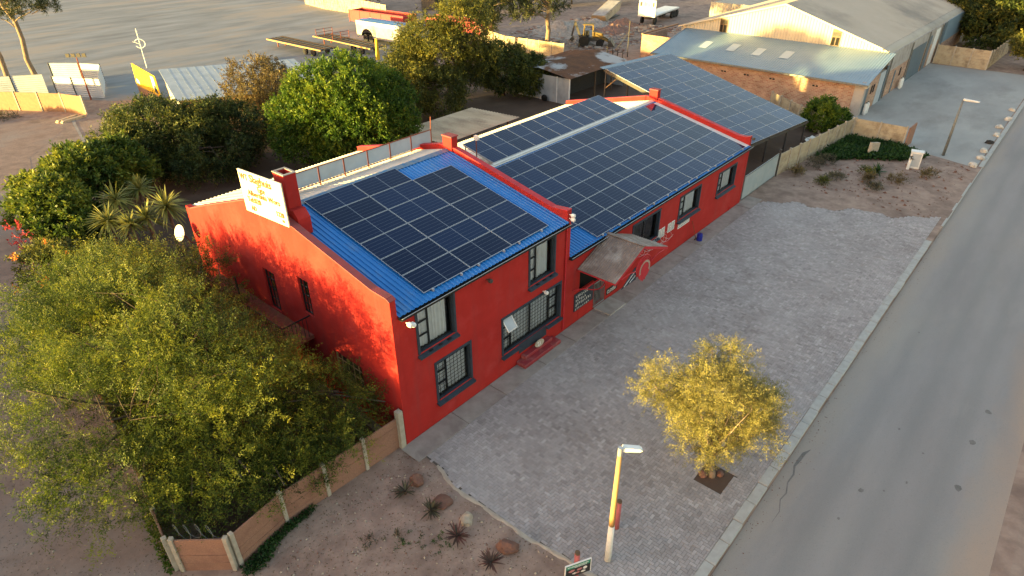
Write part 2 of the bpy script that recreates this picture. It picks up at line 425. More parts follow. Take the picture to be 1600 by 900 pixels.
# the dirt lane on the left is greyer, the garden bed paler
def sheet(name, pts, z, m):
    return struct(MB().poly([(x, y, z) for x, y in pts]).build(name, m))
M['gravel'] = mat('grey_gravel', (.29, .285, .285), (.18, .178, .18), .22, .95, .6, 6, c3=(.32, .27, .23), s3=.10, coord='World', stretch=(.45, 1.5, 1), lo3=.5, hi3=.62, detail=10)
M['soil'] = mat('dark_garden_soil', (.105, .065, .045), (.07, .045, .033), .6, .97, .4, 8, c3=(.15, .10, .075), s3=.3, coord='World')
M['asphalt'] = mat('worn_asphalt', (.265, .245, .24), (.23, .212, .208), .35, .92, .35, 45, c3=(.28, .26, .24), s3=.16, coord='World', stretch=(.35, 1.4, 1), lo3=.5, hi3=.68)
def road_wear(m):
    """sand drifted against both road edges, wheel tracks and coarse aggregate"""
    nt = m.node_tree; L = nt.links.new; b = nt.nodes['Principled BSDF']; cur = b.inputs['Base Color'].links[0].from_socket
    g = nt.nodes.new('ShaderNodeNewGeometry'); sp = nt.nodes.new('ShaderNodeSeparateXYZ'); L(g.outputs['Position'], sp.inputs[0])
    def node(op, a, b_, c=None):
        n = nt.nodes.new('ShaderNodeMath'); n.operation = op
        for i, v in enumerate((a, b_, c)):
            if v is None: continue
            if isinstance(v, (int, float)): n.inputs[i].default_value = v
            else: L(v, n.inputs[i])
        return n.outputs[0]
    def nz(sc, st=(1, 1, 1)):
        mp = nt.nodes.new('ShaderNodeMapping'); mp.inputs['Scale'].default_value = st; L(g.outputs['Position'], mp.inputs[0])
        n = nt.nodes.new('ShaderNodeTexNoise'); n.inputs['Scale'].default_value = sc; n.inputs['Detail'].default_value = 8; n.inputs['Roughness'].default_value = .65; L(mp.outputs[0], n.inputs['Vector']); return n.outputs[0]
    def mixin(cur, fac, col):
        x = nt.nodes.new('ShaderNodeMix'); x.data_type = 'RGBA'; L(fac, x.inputs['Factor']); L(cur, x.inputs['A']); x.inputs['B'].default_value = (*col, 1); return x.outputs['Result']
    def ramp(v, lo, hi, a):
        r = nt.nodes.new('ShaderNodeMapRange'); r.inputs[1].default_value = lo; r.inputs[2].default_value = hi; r.inputs[4].default_value = a; L(v, r.inputs[0]); return r.outputs[0]
    wig = nz(.5, (.3, 1, 1))
    for off, wid, col, a in ((-17.3, 1.3, (.36, .26, .20), .9), (-10.98, 1.0, (.31, .26, .22), .75)):
        d = node('ABSOLUTE', node('SUBTRACT', sp.outputs['Y'], off), 0); d = node('ADD', d, node('MULTIPLY', node('SUBTRACT', wig, .5), 2.2)); cur = mixin(cur, ramp(d, wid, .05, a), col)
    for off in (-12.6, -14.0, -15.4):
        d = node('ABSOLUTE', node('SUBTRACT', sp.outputs['Y'], off), 0); d = node('ADD', d, node('MULTIPLY', node('SUBTRACT', wig, .5), 1.0)); cur = mixin(cur, ramp(d, .45, .05, .35), (.185, .18, .178))
    cur = mixin(cur, ramp(nz(26), .56, .72, .55), (.15, .145, .14)); cur = mixin(cur, ramp(nz(33), .60, .74, .5), (.36, .35, .33))
    cur = mixin(cur, ramp(nz(.33, (.25, 1, 1)), .58, .70, .35), (.32, .29, .265))
    L(cur, b.inputs['Base Color'])
road_wear(M['asphalt'])
M['apron'] = mat('concrete_apron', (.33, .325, .31), (.27, .265, .255), .25, .92, .15, 20, c3=(.20, .19, .18), s3=.16, coord='World', stretch=(.6, 1.3, 1))
M['lane'] = mat('packed_dirt_lane', (.30, .205, .165), (.215, .145, .118), 1.1, .97, .7, 7, c3=(.27, .21, .185), s3=.12, coord='World', lo3=.5, hi3=.62)
M['jointsand'] = mat('joint_sand', (.075, .066, .06), (.12, .10, .085), 1.4, .97, coord='World')
sheet('dirt_lane', [(-60, -10.7), (-9.5, -10.7), (-8.2, 1.0), (-7.2, 10), (-5.0, 22), (-2, 34), (1, 46), (5.5, 52), (2, 62), (-60, 62)], .004, M['lane'])
sheet('back_yard', [(-6.9, 1.4), (-.3, .3), (-.3, 14.6), (30, 14.6), (33, 1), (53, 1), (54, 22), (58, 35), (56, 38), (40, 47), (16, 42), (8, 42), (4, 36), (-2, 26), (-6.2, 14)], .004, M['soil'])
sheet('gravel_yard', [(2, 74), (12, 58), (24, 50), (38, 52), (52, 48), (62, 60), (66, 140), (40, 230), (-80, 230), (-60, 90)], .004, M['gravel'])
sheet('rubble_yard', [(57, 35), (62, 29), (66, 28), (110, 27), (125, 60), (95, 70), (64, 62)], .006, M['sand'])
sheet('concrete_apron', [(47.5, -1.3), (47.6, -5.6), (46.0, -10.62), (82, -10.62), (81.8, 0), (53.6, .3)], .004, M['apron'])
road = MB().quad((-120, -17.3, -.131), (220, -17.3, -.131), (220, -10.98, -.131), (-120, -10.98, -.131)).build('road', M['asphalt'])
struct(road)

# dark crack and wet-looking seam along the near gutter of the road
def ribbon(pts, w, z, m, name):
    b = MB(); rg = random.Random(len(pts))
    for (a, b2), i in zip(zip(pts[:-1], pts[1:]), range(99)):
        n0, n1 = w[i], w[i+1]
        b.quad((a[0], a[1]-n0, z), (b2[0], b2[1]-n1, z), (b2[0], b2[1]+n1, z), (a[0], a[1]+n0, z))
    o = b.build(name, m)
    return o
rp = [(5.6, -11.6), (6.2, -11.62), (6.7, -11.45), (7.1, -11.5), (7.6, -11.36), (8.1, -11.38), (8.5, -11.26), (8.9, -11.28), (9.35, -11.30), (9.7, -11.42)]
rw = [.004, .012, .016, .025, .02, .03, .035, .06, .06, .008]
cr = ribbon(rp, rw, -.127, M['tar'], 'road_crack'); cr.parent = road
for x, y, s in ((8.9, -13.4, .10), (16.3, -16.0, .13), (14.0, -15.85, .12), (11.2, -15.9, .13), (13.0, -13.6, .05), (10.3, -14.5, .05), (12.2, -14.6, .04), (9.4, -14.0, .04), (7.2, -13.2, .05), (20.5, -12.6, .05)):
    b = MB(); rg = random.Random(int(x*10)); k = 9
    b.poly([(x+s*1.4*math.cos(6.283*i/k)*rg.uniform(.6, 1.1), y+s*math.sin(6.283*i/k)*rg.uniform(.6, 1.1), -.127) for i in range(k)])
    b.build('tar_spot', M['tar'], road)

# kerb stones
kerb = struct(thing('kerb', (2, -10.9, 0)))
xk = -1.2; kn = 0
while xk < 30.5:
    L = 1.0
    w = .15 if xk < 2.8 else .17
    dz = random.uniform(-.008, .008); dy = random.uniform(-.012, .012)
    MB().box(xk+.008, xk+L-.008, -10.93-w+.16+dy, -10.60+dy, -.13, .030+dz).build('kerb_stone', M['kerb'], kerb, world=True, bevel=.02)
    xk += L
xk = 46.5
while xk < 90:
    MB().box(xk+.01, xk+1.49, -11.0, -10.72, -.13, .012+random.uniform(-.01, .01)).build('kerb_stone', M['kerb'], kerb, world=True)
    xk += 1.5
xk = 33.5
while xk < 46:
    MB().box(xk+.01, xk+1.49, -10.98, -10.86, -.13, .012+random.uniform(-.02, .0)).build('kerb_stone', M['kerb'], kerb, world=True)
    xk += 1.5

# ---------------------------------------------------------------- paved yard, herringbone
yard = struct(thing('paved_yard', (0, 0, 0)))
left = [(-.95, .07), (-1.9, .0), (-2.7, -.28), (-4.2, -.2), (-6.1, -.16), (-7.3, .03), (-7.9, .02), (-9.2, .3), (-10.6, .9)]
def left_x(y):
    for (ya, xa), (yb, xb) in zip(left[:-1], left[1:]):
        if yb <= y <= ya: return xa + (xb-xa)*(ya-y)/(ya-yb)
    return left[0][1] if y > -1 else left[-1][1]
def right_x(y): return 29.6 + (-.1-y)*.45 + .35*math.sin(y*1.7) + .2*math.sin(y*4.1+1)
sub = [(left_x(y), y) for y in np.linspace(-.95, -10.6, 24)] + [(right_x(y), y) for y in np.linspace(-10.6, -.95, 24)]
MB().poly([(x, y, .005) for x, y in sub]).build('joint_bed', M['jointsand'], yard)

def paver_material():
    m, nt, b, L = nodes_of('grey_paver')
    at = nt.nodes.new('ShaderNodeAttribute'); at.attribute_name = 'tone'
    cr = nt.nodes.new('ShaderNodeValToRGB'); e = cr.color_ramp.elements
    e[0].color = (.24, .215, .21, 1); e[0].position = 0; e[1].color = (.43, .39, .385, 1); e[1].position = 1
    k = e.new(.55); k.color = (.335, .30, .295, 1)
    L(at.outputs['Fac'], cr.inputs[0])
    g = nt.nodes.new('ShaderNodeNewGeometry')
    cur = cr.outputs[0]
    for sc, lo, hi, col, amt in ((.55, .45, .7, (.16, .135, .125), .4), (.22, .48, .68, (.41, .38, .375), .5), (1.6, .58, .75, (.26, .19, .155), .4), (9., .5, .8, (.15, .14, .13), .3)):
        n = nt.nodes.new('ShaderNodeTexNoise'); n.inputs['Scale'].default_value = sc; n.inputs['Detail'].default_value = 7; n.inputs['Roughness'].default_value = .62; n.inputs['Distortion'].default_value = .6
        L(g.outputs['Position'], n.inputs['Vector'])
        r = nt.nodes.new('ShaderNodeMapRange'); r.inputs[1].default_value = lo; r.inputs[2].default_value = hi; r.inputs[4].default_value = amt
        L(n.outputs[0], r.inputs[0])
        x = nt.nodes.new('ShaderNodeMix'); x.data_type = 'RGBA'; L(r.outputs[0], x.inputs['Factor']); L(cur, x.inputs['A']); x.inputs['B'].default_value = (*col, 1); cur = x.outputs['Result']
    L(cur, b.inputs['Base Color']); b.inputs['Roughness'].default_value = .9; b.inputs['Specular IOR Level'].default_value = .3
    return m
M['paver'] = paver_material()

def tone_attr(me, vals):
    a = me.attributes.new('tone', 'FLOAT', 'FACE'); a.data.foreach_set('value', np.asarray(vals, np.float32))

A = .112            # half brick
cells = []
for i in range(-4, int(35/A)):
    for j in range(int(-10.8/A), int(-.95/A)+1):
        d = (i-j) % 4
        if d == 0: cells.append((i*A, j*A, 2*A, A))
        elif d == 3: cells.append((i*A, j*A, A, 2*A))
cells = np.array(cells)
cx = cells[:, 0]+cells[:, 2]/2; cy = cells[:, 1]+cells[:, 3]/2
lx = np.array([left_x(y) for y in cy]); rx = 29.6 + (-.1-cy)*.45 + .35*np.sin(cy*1.7) + .2*np.sin(cy*4.1+1)
y0_, y1_ = cells[:, 1].copy(), cells[:, 1]+cells[:, 3]; x0_, x1_ = cells[:, 0].copy(), cells[:, 0]+cells[:, 2]
y1_ = np.minimum(y1_, -.985); y0_ = np.maximum(y0_, -10.60)
HX0, HX1, HY0, HY1 = 5.45, 6.55, -9.85, -8.85
iny = (y1_ > HY0+.001) & (y0_ < HY1-.001); inx = (x1_ > HX0+.001) & (x0_ < HX1-.001); hit = inx & iny
c_ = hit & (x0_ < HX0); x1_[c_] = HX0; hit &= ~c_
c_ = hit & (x1_ > HX1); x0_[c_] = HX1; hit &= ~c_
c_ = hit & (y0_ < HY0); y1_[c_] = HY0; hit &= ~c_
c_ = hit & (y1_ > HY1); y0_[c_] = HY1; hit &= ~c_
full = (np.abs((x1_-x0_)*(y1_-y0_)-2*A*A) < 1e-6)
cells = np.stack([x0_, y0_, x1_-x0_, y1_-y0_], 1); cx = (x0_+x1_)/2; cy = (y0_+y1_)/2
ok = (cx > lx+.05) & (cx < rx) & (cells[:, 2] > .02) & (cells[:, 3] > .02) & ~hit
cells = cells[ok]; cx = cx[ok]; cy = cy[ok]; full = full[ok]
rng = np.random.default_rng(3)
tone = np.clip(rng.normal(.5, .2, len(cells)), 0, 1)
hz = rng.normal(0, .0018, len(cells)) + .022 + .006*np.sin(cx*.9)*np.sin(cy*.7)
# nearest to the camera and inside the frame: single objects
Cm = np.array(cam.location); Rm = np.array(cam.rotation_euler.to_matrix())
q = (np.stack([cx, cy, 0*cx], 1)-Cm) @ Rm
u = 800+997.56*q[:, 0]/-q[:, 2]; v = 450-997.56*q[:, 1]/-q[:, 2]
dist = -q[:, 2].copy(); dist[~full | (u < 10) | (u > 1590) | (v > 888)] = 1e9
near = np.argsort(dist)[:300]
isnear = np.zeros(len(cells), bool); isnear[near] = True
g_ = .0035; ch = .006
def paver_geo(x0, y0, w, h, z):
    a, b2, c, d = x0+g_, y0+g_, x0+w-g_, y0+h-g_
    V = [(a, b2, 0), (c, b2, 0), (c, d, 0), (a, d, 0), (a, b2, z-ch), (c, b2, z-ch), (c, d, z-ch), (a, d, z-ch),
         (a+ch, b2+ch, z), (c-ch, b2+ch, z), (c-ch, d-ch, z), (a+ch, d-ch, z)]
    F = [(0, 1, 5, 4), (1, 2, 6, 5), (2, 3, 7, 6), (3, 0, 4, 7), (4, 5, 9, 8), (5, 6, 10, 9), (6, 7, 11, 10), (7, 4, 8, 11), (8, 9, 10, 11)]
    return V, F
Vs = []; Fs = []; Ts = []
for k in np.nonzero(~isnear)[0]:
    V, F = paver_geo(*cells[k], hz[k]); n = len(Vs); Vs += V; Fs += [tuple(n+i for i in f) for f in F]; Ts += [tone[k]]*9
me = bpy.data.meshes.new('paver_field'); me.from_pydata(Vs, [], Fs); me.materials.append(M['paver']); tone_attr(me, Ts); me.update()
tag(link_mesh('paver_field', me, yard), kind='stuff')
pmesh = {}
for t in range(6):
    for o_ in (0, 1):
        w, h = ((2*A, A), (A, 2*A))[o_]
        V, F = paver_geo(-w/2, -h/2, w, h, .022); me = bpy.data.meshes.new('paver'); me.from_pydata(V, [], F); me.materials.append(M['paver']); tone_attr(me, [(.1+.16*t)]*9); me.update(); pmesh[(t, o_)] = me
for k in near:
    w, h = cells[k, 2:]
    o = link_mesh('paver', pmesh[(int(np.clip(tone[k]*6, 0, 5)), 0 if w > h else 1)], yard, (cx[k], cy[k], hz[k]-.022))

# pale mortar edging along the left border of the pavers
eb = MB(); ey = np.linspace(-1.6, -10.6, 46)
for a, b2 in zip(ey[:-1], ey[1:]):
    wa = .13+.035*math.sin(a*5.1)+.02*math.sin(a*13); wb = .13+.035*math.sin(b2*5.1)+.02*math.sin(b2*13)
    xa, xb = left_x(a)+.06, left_x(b2)+.06
    eb.quad((xa-wa, a, .002), (xb-wb, b2, .002), (xb-wb*.55, b2, .03), (xa-wa*.55, a, .03))
    eb.quad((xa-wa*.55, a, .03), (xb-wb*.55, b2, .03), (xb, b2, .026), (xa, a, .026))
M['mortar'] = mat('mortar_edge', (.42, .36, .29), (.34, .28, .23), 2.5, .95, .4, 25)
struct(eb.build('mortar_edging', M['mortar'], smooth=True))

# concrete path slabs along the front wall
path = struct(thing('wall_path', (0, -.5, 0)))
xs = [-.3]; rg = random.Random(5)
while xs[-1] < 29: xs.append(xs[-1]+rg.choice([1.9, 2.2, 2.6]))
for a, b2 in zip(xs[:-1], xs[1:]):
    MB().box(a+.012, b2-.012, -.985, -.01, 0, .03+rg.uniform(-.008, .008)).build('slab', M['concrete'], path, world=True, bevel=.01)
# red-stained doorway apron and door slab
MB().box(12.05, 13.45, -1.0, -.02, .0, .09).build('door_slab', M['cement'], path, world=True, bevel=.015)

# ================================================================ RED BUILDING
bld = thing('red_building', (0, 0, 0), label='long red painted building with blue roof and solar panels along the street', cat='building')
L1, L2, DEP = 9.55, 28.85, 14.3       # near wing end, far end, depth
RY = 7.1                               # ridge line
E1, K1 = 5.68, 7.22                    # near wing eave and ridge heights
E2, K2 = 3.92, 5.50
def z1(y): return E1+(K1-E1)*y/RY if y <= RY else K1-(y-RY)*.245
def z2(y): return E2+(K2-E2)*y/RY if y <= RY else K2-(y-RY)*.22

def holed(mb, u0, u1, w0, w1, holes, f, depth_dir, depth):
    """rectangular wall with rectangular holes; f(u, w) -> point; reveals go along depth_dir"""
    us = sorted({u0, u1, *[h[0] for h in holes], *[h[1] for h in holes]}); ws = sorted({w0, w1, *[h[2] for h in holes], *[h[3] for h in holes]})
    us = [u for u in us if u0 <= u <= u1]; ws = [w for w in ws if w0 <= w <= w1]
    for a, b in zip(us[:-1], us[1:]):
        for c, d in zip(ws[:-1], ws[1:]):
            mu, mw = (a+b)/2, (c+d)/2
            if any(h[0] < mu < h[1] and h[2] < mw < h[3] for h in holes): continue
            mb.quad(f(a, c), f(b, c), f(b, d), f(a, d))
    dd = Vector(depth_dir)*depth
    for h in holes:
        c = [Vector(f(h[0], h[2])), Vector(f(h[1], h[2])), Vector(f(h[1], h[3])), Vector(f(h[0], h[3]))]
        for i in range(4):
            p, q_ = c[i], c[(i+1) % 4]
            mb.quad(p, p+dd, q_+dd, q_)

# windows on the front: x0,x1,z0,z1,(vertical splits),(side with small panes),bars
WIN = [(1.08, 2.76, 3.66, 5.36, 'L', 0), (1.76, 3.48, 1.03, 2.75, 'L', 1), (7.12, 8.70, 3.62, 5.33, 'L', 0), (5.43, 9.22, 1.04, 2.80, 'B', 1),
       (20.10, 22.40, 1.88, 3.22, 'L', 0), (24.83, 27.15, 1.82, 3.16, 'L', 0), (15.25, 17.80, 1.78, 3.30, 'N', 0)]
fr = MB()
holed(fr, 0, L1, 0, E1, [w[:4] for w in WIN[:4]], lambda u, w: (u, 0, w), (0, 1, 0), .24)
fr.build('front_wall', M['red'], bld)
fr = MB()
DOORS = [(10.75, 13.02, .05, 2.70)]
holed(fr, L1, L2, 0, E2+.02, [w[:4] for w in WIN[4:]]+DOORS, lambda u, w: (u, .012, w), (0, 1, 0), .24)
fr.build('front_wall', M['red'], bld)

def make_window(x0, x1, z0, z1_, kind, bars, y=0.0):
    w = bld
    o = MB(); t = .11
    o.box(x0-t, x0, y-.035, y+.05, z0-.02, z1_+t); o.box(x1, x1+t, y-.035, y+.05, z0-.02, z1_+t)
    o.box(x0, x1, y-.033, y+.05, z1_, z1_+t)
    win = o.build('window_surround', M['slate'], w, bevel=.008)
    # reveal lining in the same slate paint
    r = MB(); d = .235
    r.quad((x0+.002, y, z0), (x0+.002, y+d, z0), (x0+.002, y+d, z1_), (x0+.002, y, z1_)); r.quad((x1-.002, y, z0), (x1-.002, y+d, z0), (x1-.002, y+d, z1_), (x1-.002, y, z1_))
    r.quad((x0, y, z1_-.002), (x1, y, z1_-.002), (x1, y+d, z1_-.002), (x0, y+d, z1_-.002))
    r.quad((x0, y-.002, z0+.003), (x1, y-.002, z0+.003), (x1, y+d, z0+.003), (x0, y+d, z0+.003))
    r.build('reveal', M['slate'], win)
    if kind == 'B':
        MB().prism([(x0-.13, y-.16, z0-.10), (x0-.13, y+.2, z0-.02), (x0-.13, y+.2, z0-.16), (x0-.13, y-.16, z0-.17)], (1.15, 0, 0)).build('sill', M['slate'], win)
        MB().prism([(x1-.95, y-.16, z0-.10), (x1-.95, y+.2, z0-.02), (x1-.95, y+.2, z0-.16), (x1-.95, y-.16, z0-.17)], (1.08, 0, 0)).build('sill', M['slate'], win)
        MB().box(x0+1.0, x1-.93, y-.02, y+.05, z0-.52, z0-.02).build('apron_board', M['slate'], win)
    else:
        MB().prism([(x0-.13, y-.17, z0-.11), (x0-.13, y+.22, z0+.01), (x0-.13, y+.22, z0-.14), (x0-.13, y-.17, z0-.18)], (x1-x0+.26, 0, 0)).build('sill', M['slate'], win)
    yf = y+.17
    f = MB(); s = .045
    f.box(x0, x0+s, yf-.03, yf+.03, z0, z1_); f.box(x1-s, x1, yf-.03, yf+.03, z0, z1_)
    f.box(x0+s, x1-s, yf-.03, yf+.03, z0, z0+s); f.box(x0+s, x1-s, yf-.03, yf+.03, z1_-s, z1_)
    H = z1_-z0; W_ = x1-x0
    panes = []
    if kind == 'L':
        m = x0+W_*.34
        f.box(m-.03, m+.03, yf-.028, yf+.028, z0+s, z1_-s)
        for k in (1, 2): f.box(x0+s, m-.03, yf-.026, yf+.026, z0+H*k/3-.025, z0+H*k/3+.025)
        zz = [z0+s, z0+H/3-.025, z0+H/3+.025, z0+2*H/3-.025, z0+2*H/3+.025, z1_-s]
        for k in range(3): panes.append((x0+s, m-.03, zz[2*k], zz[2*k+1]))
        panes.append((m+.03, x1-s, z0+s, z1_-s))
    elif kind == 'B':
        m1, m2, mm = x0+.62, x1-.62, (x0+x1)/2
        for m in (m1, m2, mm): f.box(m-.03, m+.03, yf-.028, yf+.028, z0+s, z1_-s)
        zz = [z0+s, z0+H/3-.025, z0+H/3+.025, z0+2*H/3-.025, z0+2*H/3+.025, z1_-s]
        for k in (1, 2):
            f.box(x0+s, m1-.03, yf-.026, yf+.026, z0+H*k/3-.025, z0+H*k/3+.025); f.box(m2+.03, x1-s, yf-.026, yf+.026, z0+H*k/3-.025, z0+H*k/3+.025)
        for k in range(3):
            if k < 2: panes.append((x0+s, m1-.03, zz[2*k], zz[2*k+1]))
            panes.append((m2+.03, x1-s, zz[2*k], zz[2*k+1]))
        panes += [(m1+.03, mm-.03, z0+s, z1_-s), (mm+.03, m2-.03, z0+s, z1_-s)]
    else:
        m = (x0+x1)/2
        f.box(m-.03, m+.03, yf-.028, yf+.028, z0+s, z1_-s); panes = [(x0+s, m-.03, z0+s, z1_-s), (m+.03, x1-s, z0+s, z1_-s)]
    f.build('window_frame', M['blackmetal'], win)
    for a, b, c, d2 in panes:
        MB().quad((a, yf, c), (b, yf, c), (b, yf, d2), (a, yf, d2)).build('pane', M['glass'], win)
    if bars:
        g = MB(); n = max(3, int(W_/.19)); k = int(H/.17)
        for i in range(1, n):
            xx = x0+W_*i/n; g.box(xx-.008, xx+.008, yf-.062, yf-.048, z0, z1_)
        for i in range(1, k):
            zz_ = z0+H*i/k; g.box(x0, x1, yf-.047, yf-.036, zz_-.007, zz_+.007)
        g.build('burglar_bars', M['blackmetal'], win)
    if kind != 'N':
        c = MB(); a, b = (x0+.02, x1-.02); rg = random.Random(int(x0*100)); N = int((b-a)/.03)
        dk = b-.16 if kind == 'L' and not bars else b
        pts = []
        for i in range(N+1):
            xx = a+(dk-a)*i/N; pts.append((xx, yf+.085+.03*math.sin(xx*38+rg.random())+.015*math.sin(xx*15)))
        for (xa, ya), (xb, yb) in zip(pts[:-1], pts[1:]): c.quad((xa, ya, z0+.02), (xb, yb, z0+.02), (xb, yb, z1_-.02), (xa, ya, z1_-.02))
        c.build('curtain', M['curtain'], win, smooth=True)
    else:
        MB().box(x0-.1, x1+.1, yf+.6, yf+.62, z0-.1, z1_+.1).build('dark_room_backing', M['dark'], win)  # near-black sheet painted as the unlit room behind the panes
    if not bars and kind == 'L' and x0 < 10:
        k = MB()
        for i in range(3): xx = x0+.35+i*.45; k.box(xx, xx+.16, y-.12, y-.04, z0-.085, z0-.055)
        k.build('sill_tile', M['blackmetal'], win)
    return win
for w in WIN: make_window(*w, y=0.0 if w[0] < L1 else .012)
# open top-hung sash of the wide window
b = MB(); hx0, hx1, hz_ = 5.49, 6.02, 2.76
ang = R(38); ds = Vector((0, -math.sin(ang), -math.cos(ang)))*.62; hp = Vector((hx0, .13, hz_))
sa = MB()
for a, c in (((hx0, .13, hz_), (hx1, .13, hz_)),): sa.bar(a, c, .04)
sa.bar((hx0, .13, hz_), Vector((hx0, .13, hz_))+ds, .04); sa.bar((hx1, .13, hz_), Vector((hx1, .13, hz_))+ds, .04)
sa.bar(Vector((hx0, .13, hz_))+ds, Vector((hx1, .13, hz_))+ds, .04)
sash = sa.build('open_sash', M['white'], bld)
p0 = Vector((hx0, .13, hz_)); p1 = Vector((hx1, .13, hz_))
MB().quad(p0+ds, p1+ds, p1, p0).build('pane', M['whitepanel'], sash)

# gable end wall facing the lane, with parapet profile
prof = [(-.02, 0), (-.02, 6.32), (.12, 6.40), (.9, 6.44), (2.0, 6.68), (4.7, 7.26), (6.2, 7.60), (7.9, 7.66), (9.0, 7.28), (12.0, 6.22), (14.0, 5.48), (14.45, 5.50), (14.45, 0)]
prof = [(y, z-.02) if z else (y, z) for y, z in prof]
GH = [(4.9, 5.6, 3.55, 5.15), (7.45, 8.3, 2.65, 4.55), (2.2, 3.95, .85, 2.5)]     # window, balcony door, lower door/window
def gable(name, x0, x1, prof, holes, m):
    """wall in the plane x = const: column strips so that openings can be cut"""
    mb = MB()
    ysn = sorted({p[0] for p in prof} | {h[0] for h in holes} | {h[1] for h in holes})
    top = [p for p in prof if p[1] > 0]
    def tz(y):
        for (ya, za), (yb, zb) in zip(top[:-1], top[1:]):
            if ya <= y <= yb and yb > ya: return za+(zb-za)*(y-ya)/(yb-ya)
        return top[-1][1]
    for a, b in zip(ysn[:-1], ysn[1:]):
        m_ = (a+b)/2; za, zb = tz(a), tz(b)
        lo = 0
        for h in sorted([h for h in holes if h[0] < m_ < h[1]], key=lambda h: h[2]):
            mb.quad((x0, a, lo), (x0, a, h[2]), (x0, b, h[2]), (x0, b, lo)); lo = h[3]
        mb.quad((x0, a, lo), (x0, a, za), (x0, b, zb), (x0, b, lo))
        mb.quad((x1, a, 0), (x1, b, 0), (x1, b, zb), (x1, a, za))
        mb.quad((x0, a, za), (x1, a, za), (x1, b, zb), (x0, b, zb))
    for h in holes:
        c = [(h[0], h[2]), (h[1], h[2]), (h[1], h[3]), (h[0], h[3])]
        for i in range(4):
            (ya, za), (yb, zb) = c[i], c[(i+1) % 4]
            mb.quad((x0, ya, za), (x1, ya, za), (x1, yb, zb), (x0, yb, zb))
    y0, y9 = ysn[0], ysn[-1]
    mb.quad((x0, y0, 0), (x1, y0, 0), (x1, y0, tz(y0)), (x0, y0, tz(y0))); mb.quad((x0, y9, 0), (x0, y9, tz(y9)), (x1, y9, tz(y9)), (x1, y9, 0))
    return mb.build(name, m, bld), tz
gw, gtz = gable('gable_wall', 0, .24, prof, GH, M['red'])
cp = MB()
pt = [p for p in prof if p[1] > 0][:-1]
for (ya, za), (yb, zb) in zip(pt[:-1], pt[1:]):
    if yb-ya < .02: continue
    n = Vector((0, -(zb-za), yb-ya)).normalized()*.035
    cp.prism([(-.02, ya, za+.003), (.27, ya, za+.003), (.27, ya+n.y, za+n.z), (-.02, ya+n.y, za+n.z)], (0, yb-ya, zb-za))
cp.build('coping', M['coping'], bld)
# gable openings: window, door, lower doorway
def side_opening(y0, y1, z0_, z1_, name, kind):
    f = MB(); x = .12; s = .05
    f.box(x-.03, x+.03, y0, y0+s, z0_, z1_); f.box(x-.03, x+.03, y1-s, y1, z0_, z1_); f.box(x-.03, x+.03, y0+s, y1-s, z1_-s, z1_); f.box(x-.03, x+.03, y0+s, y1-s, z0_, z0_+s)
    n = 3 if kind != 'low' else 5
    for i in range(1, n):
        yy = y0+(y1-y0)*i/n; f.box(x-.02, x+.02, yy-.012, yy+.012, z0_+s, z1_-s)
    for i in range(1, 4):
        zz = z0_+(z1_-z0_)*i/4; f.box(x-.019, x+.019, y0+s, y1-s, zz-.012, zz+.012)
    w = f.build(name, M['blackmetal'] if kind != 'low' else M['timber'], bld)
    MB().quad((x, y0+s, z0_+s), (x, y1-s, z0_+s), (x, y1-s, z1_-s), (x, y0+s, z1_-s)).build('pane', M['glass'], w)
    if kind == 'low':
        c = MB(); N = 60
        for i in range(N):
            a, b = y0+(y1-y0)*i/N, y0+(y1-y0)*(i+1)/N
            c.quad((x+.12+.03*math.sin(a*36), a, z0_), (x+.12+.03*math.sin(b*36), b, z0_), (x+.12+.03*math.sin(b*36), b, z1_), (x+.12+.03*math.sin(a*36), a, z1_))
        c.build('curtain', M['curtain'], w, smooth=True)
side_opening(*GH[0], 'side_window', 'up'); side_opening(*GH[1], 'balcony_door', 'up'); side_opening(*GH[2], 'side_window', 'low')
# balcony on the gable
bal = MB().box(-1.25, -.005, 5.2, 12.6, 2.45, 2.60).build('balcony_floor', M['rust'], bld)
rl = MB()
for yy in np.arange(5.25, 12.6, .16): rl.box(-1.225, -1.205, yy-.01, yy+.01, 2.6, 3.5)
rl.bar((-1.215, 5.23, 3.51), (-1.215, 12.58, 3.51), .05); rl.bar((-1.215, 5.23, 2.68), (-1.215, 12.58, 2.68), .04)
for xx in np.arange(-1.15, -.05, .16): rl.box(xx-.01, xx+.01, 5.22, 5.24, 2.6, 3.5)
rl.bar((-1.24, 5.23, 3.51), (-.01, 5.23, 3.51), .05)
rl.build('railing', M['blackmetal'], bal)
for yy in (5.35, 8.9, 12.4): MB().box(-1.22, -1.10, yy-.06, yy+.06, 0, 2.45).build('balcony_post', M['blackmetal'], bal)
MB().box(-1.2, -1.14, 8.3, 8.35, 2.6, 4.62).build('balcony_post', M['blackmetal'], bal)

# back and far walls
MB().box(.24, L1, DEP-.2, DEP, 0, z1(DEP)).build('rear_wall', M['red'], bld)
MB().box(L1, L2-.2, DEP-.203, DEP-.003, 0, z2(DEP)).build('rear_wall', M['red'], bld)

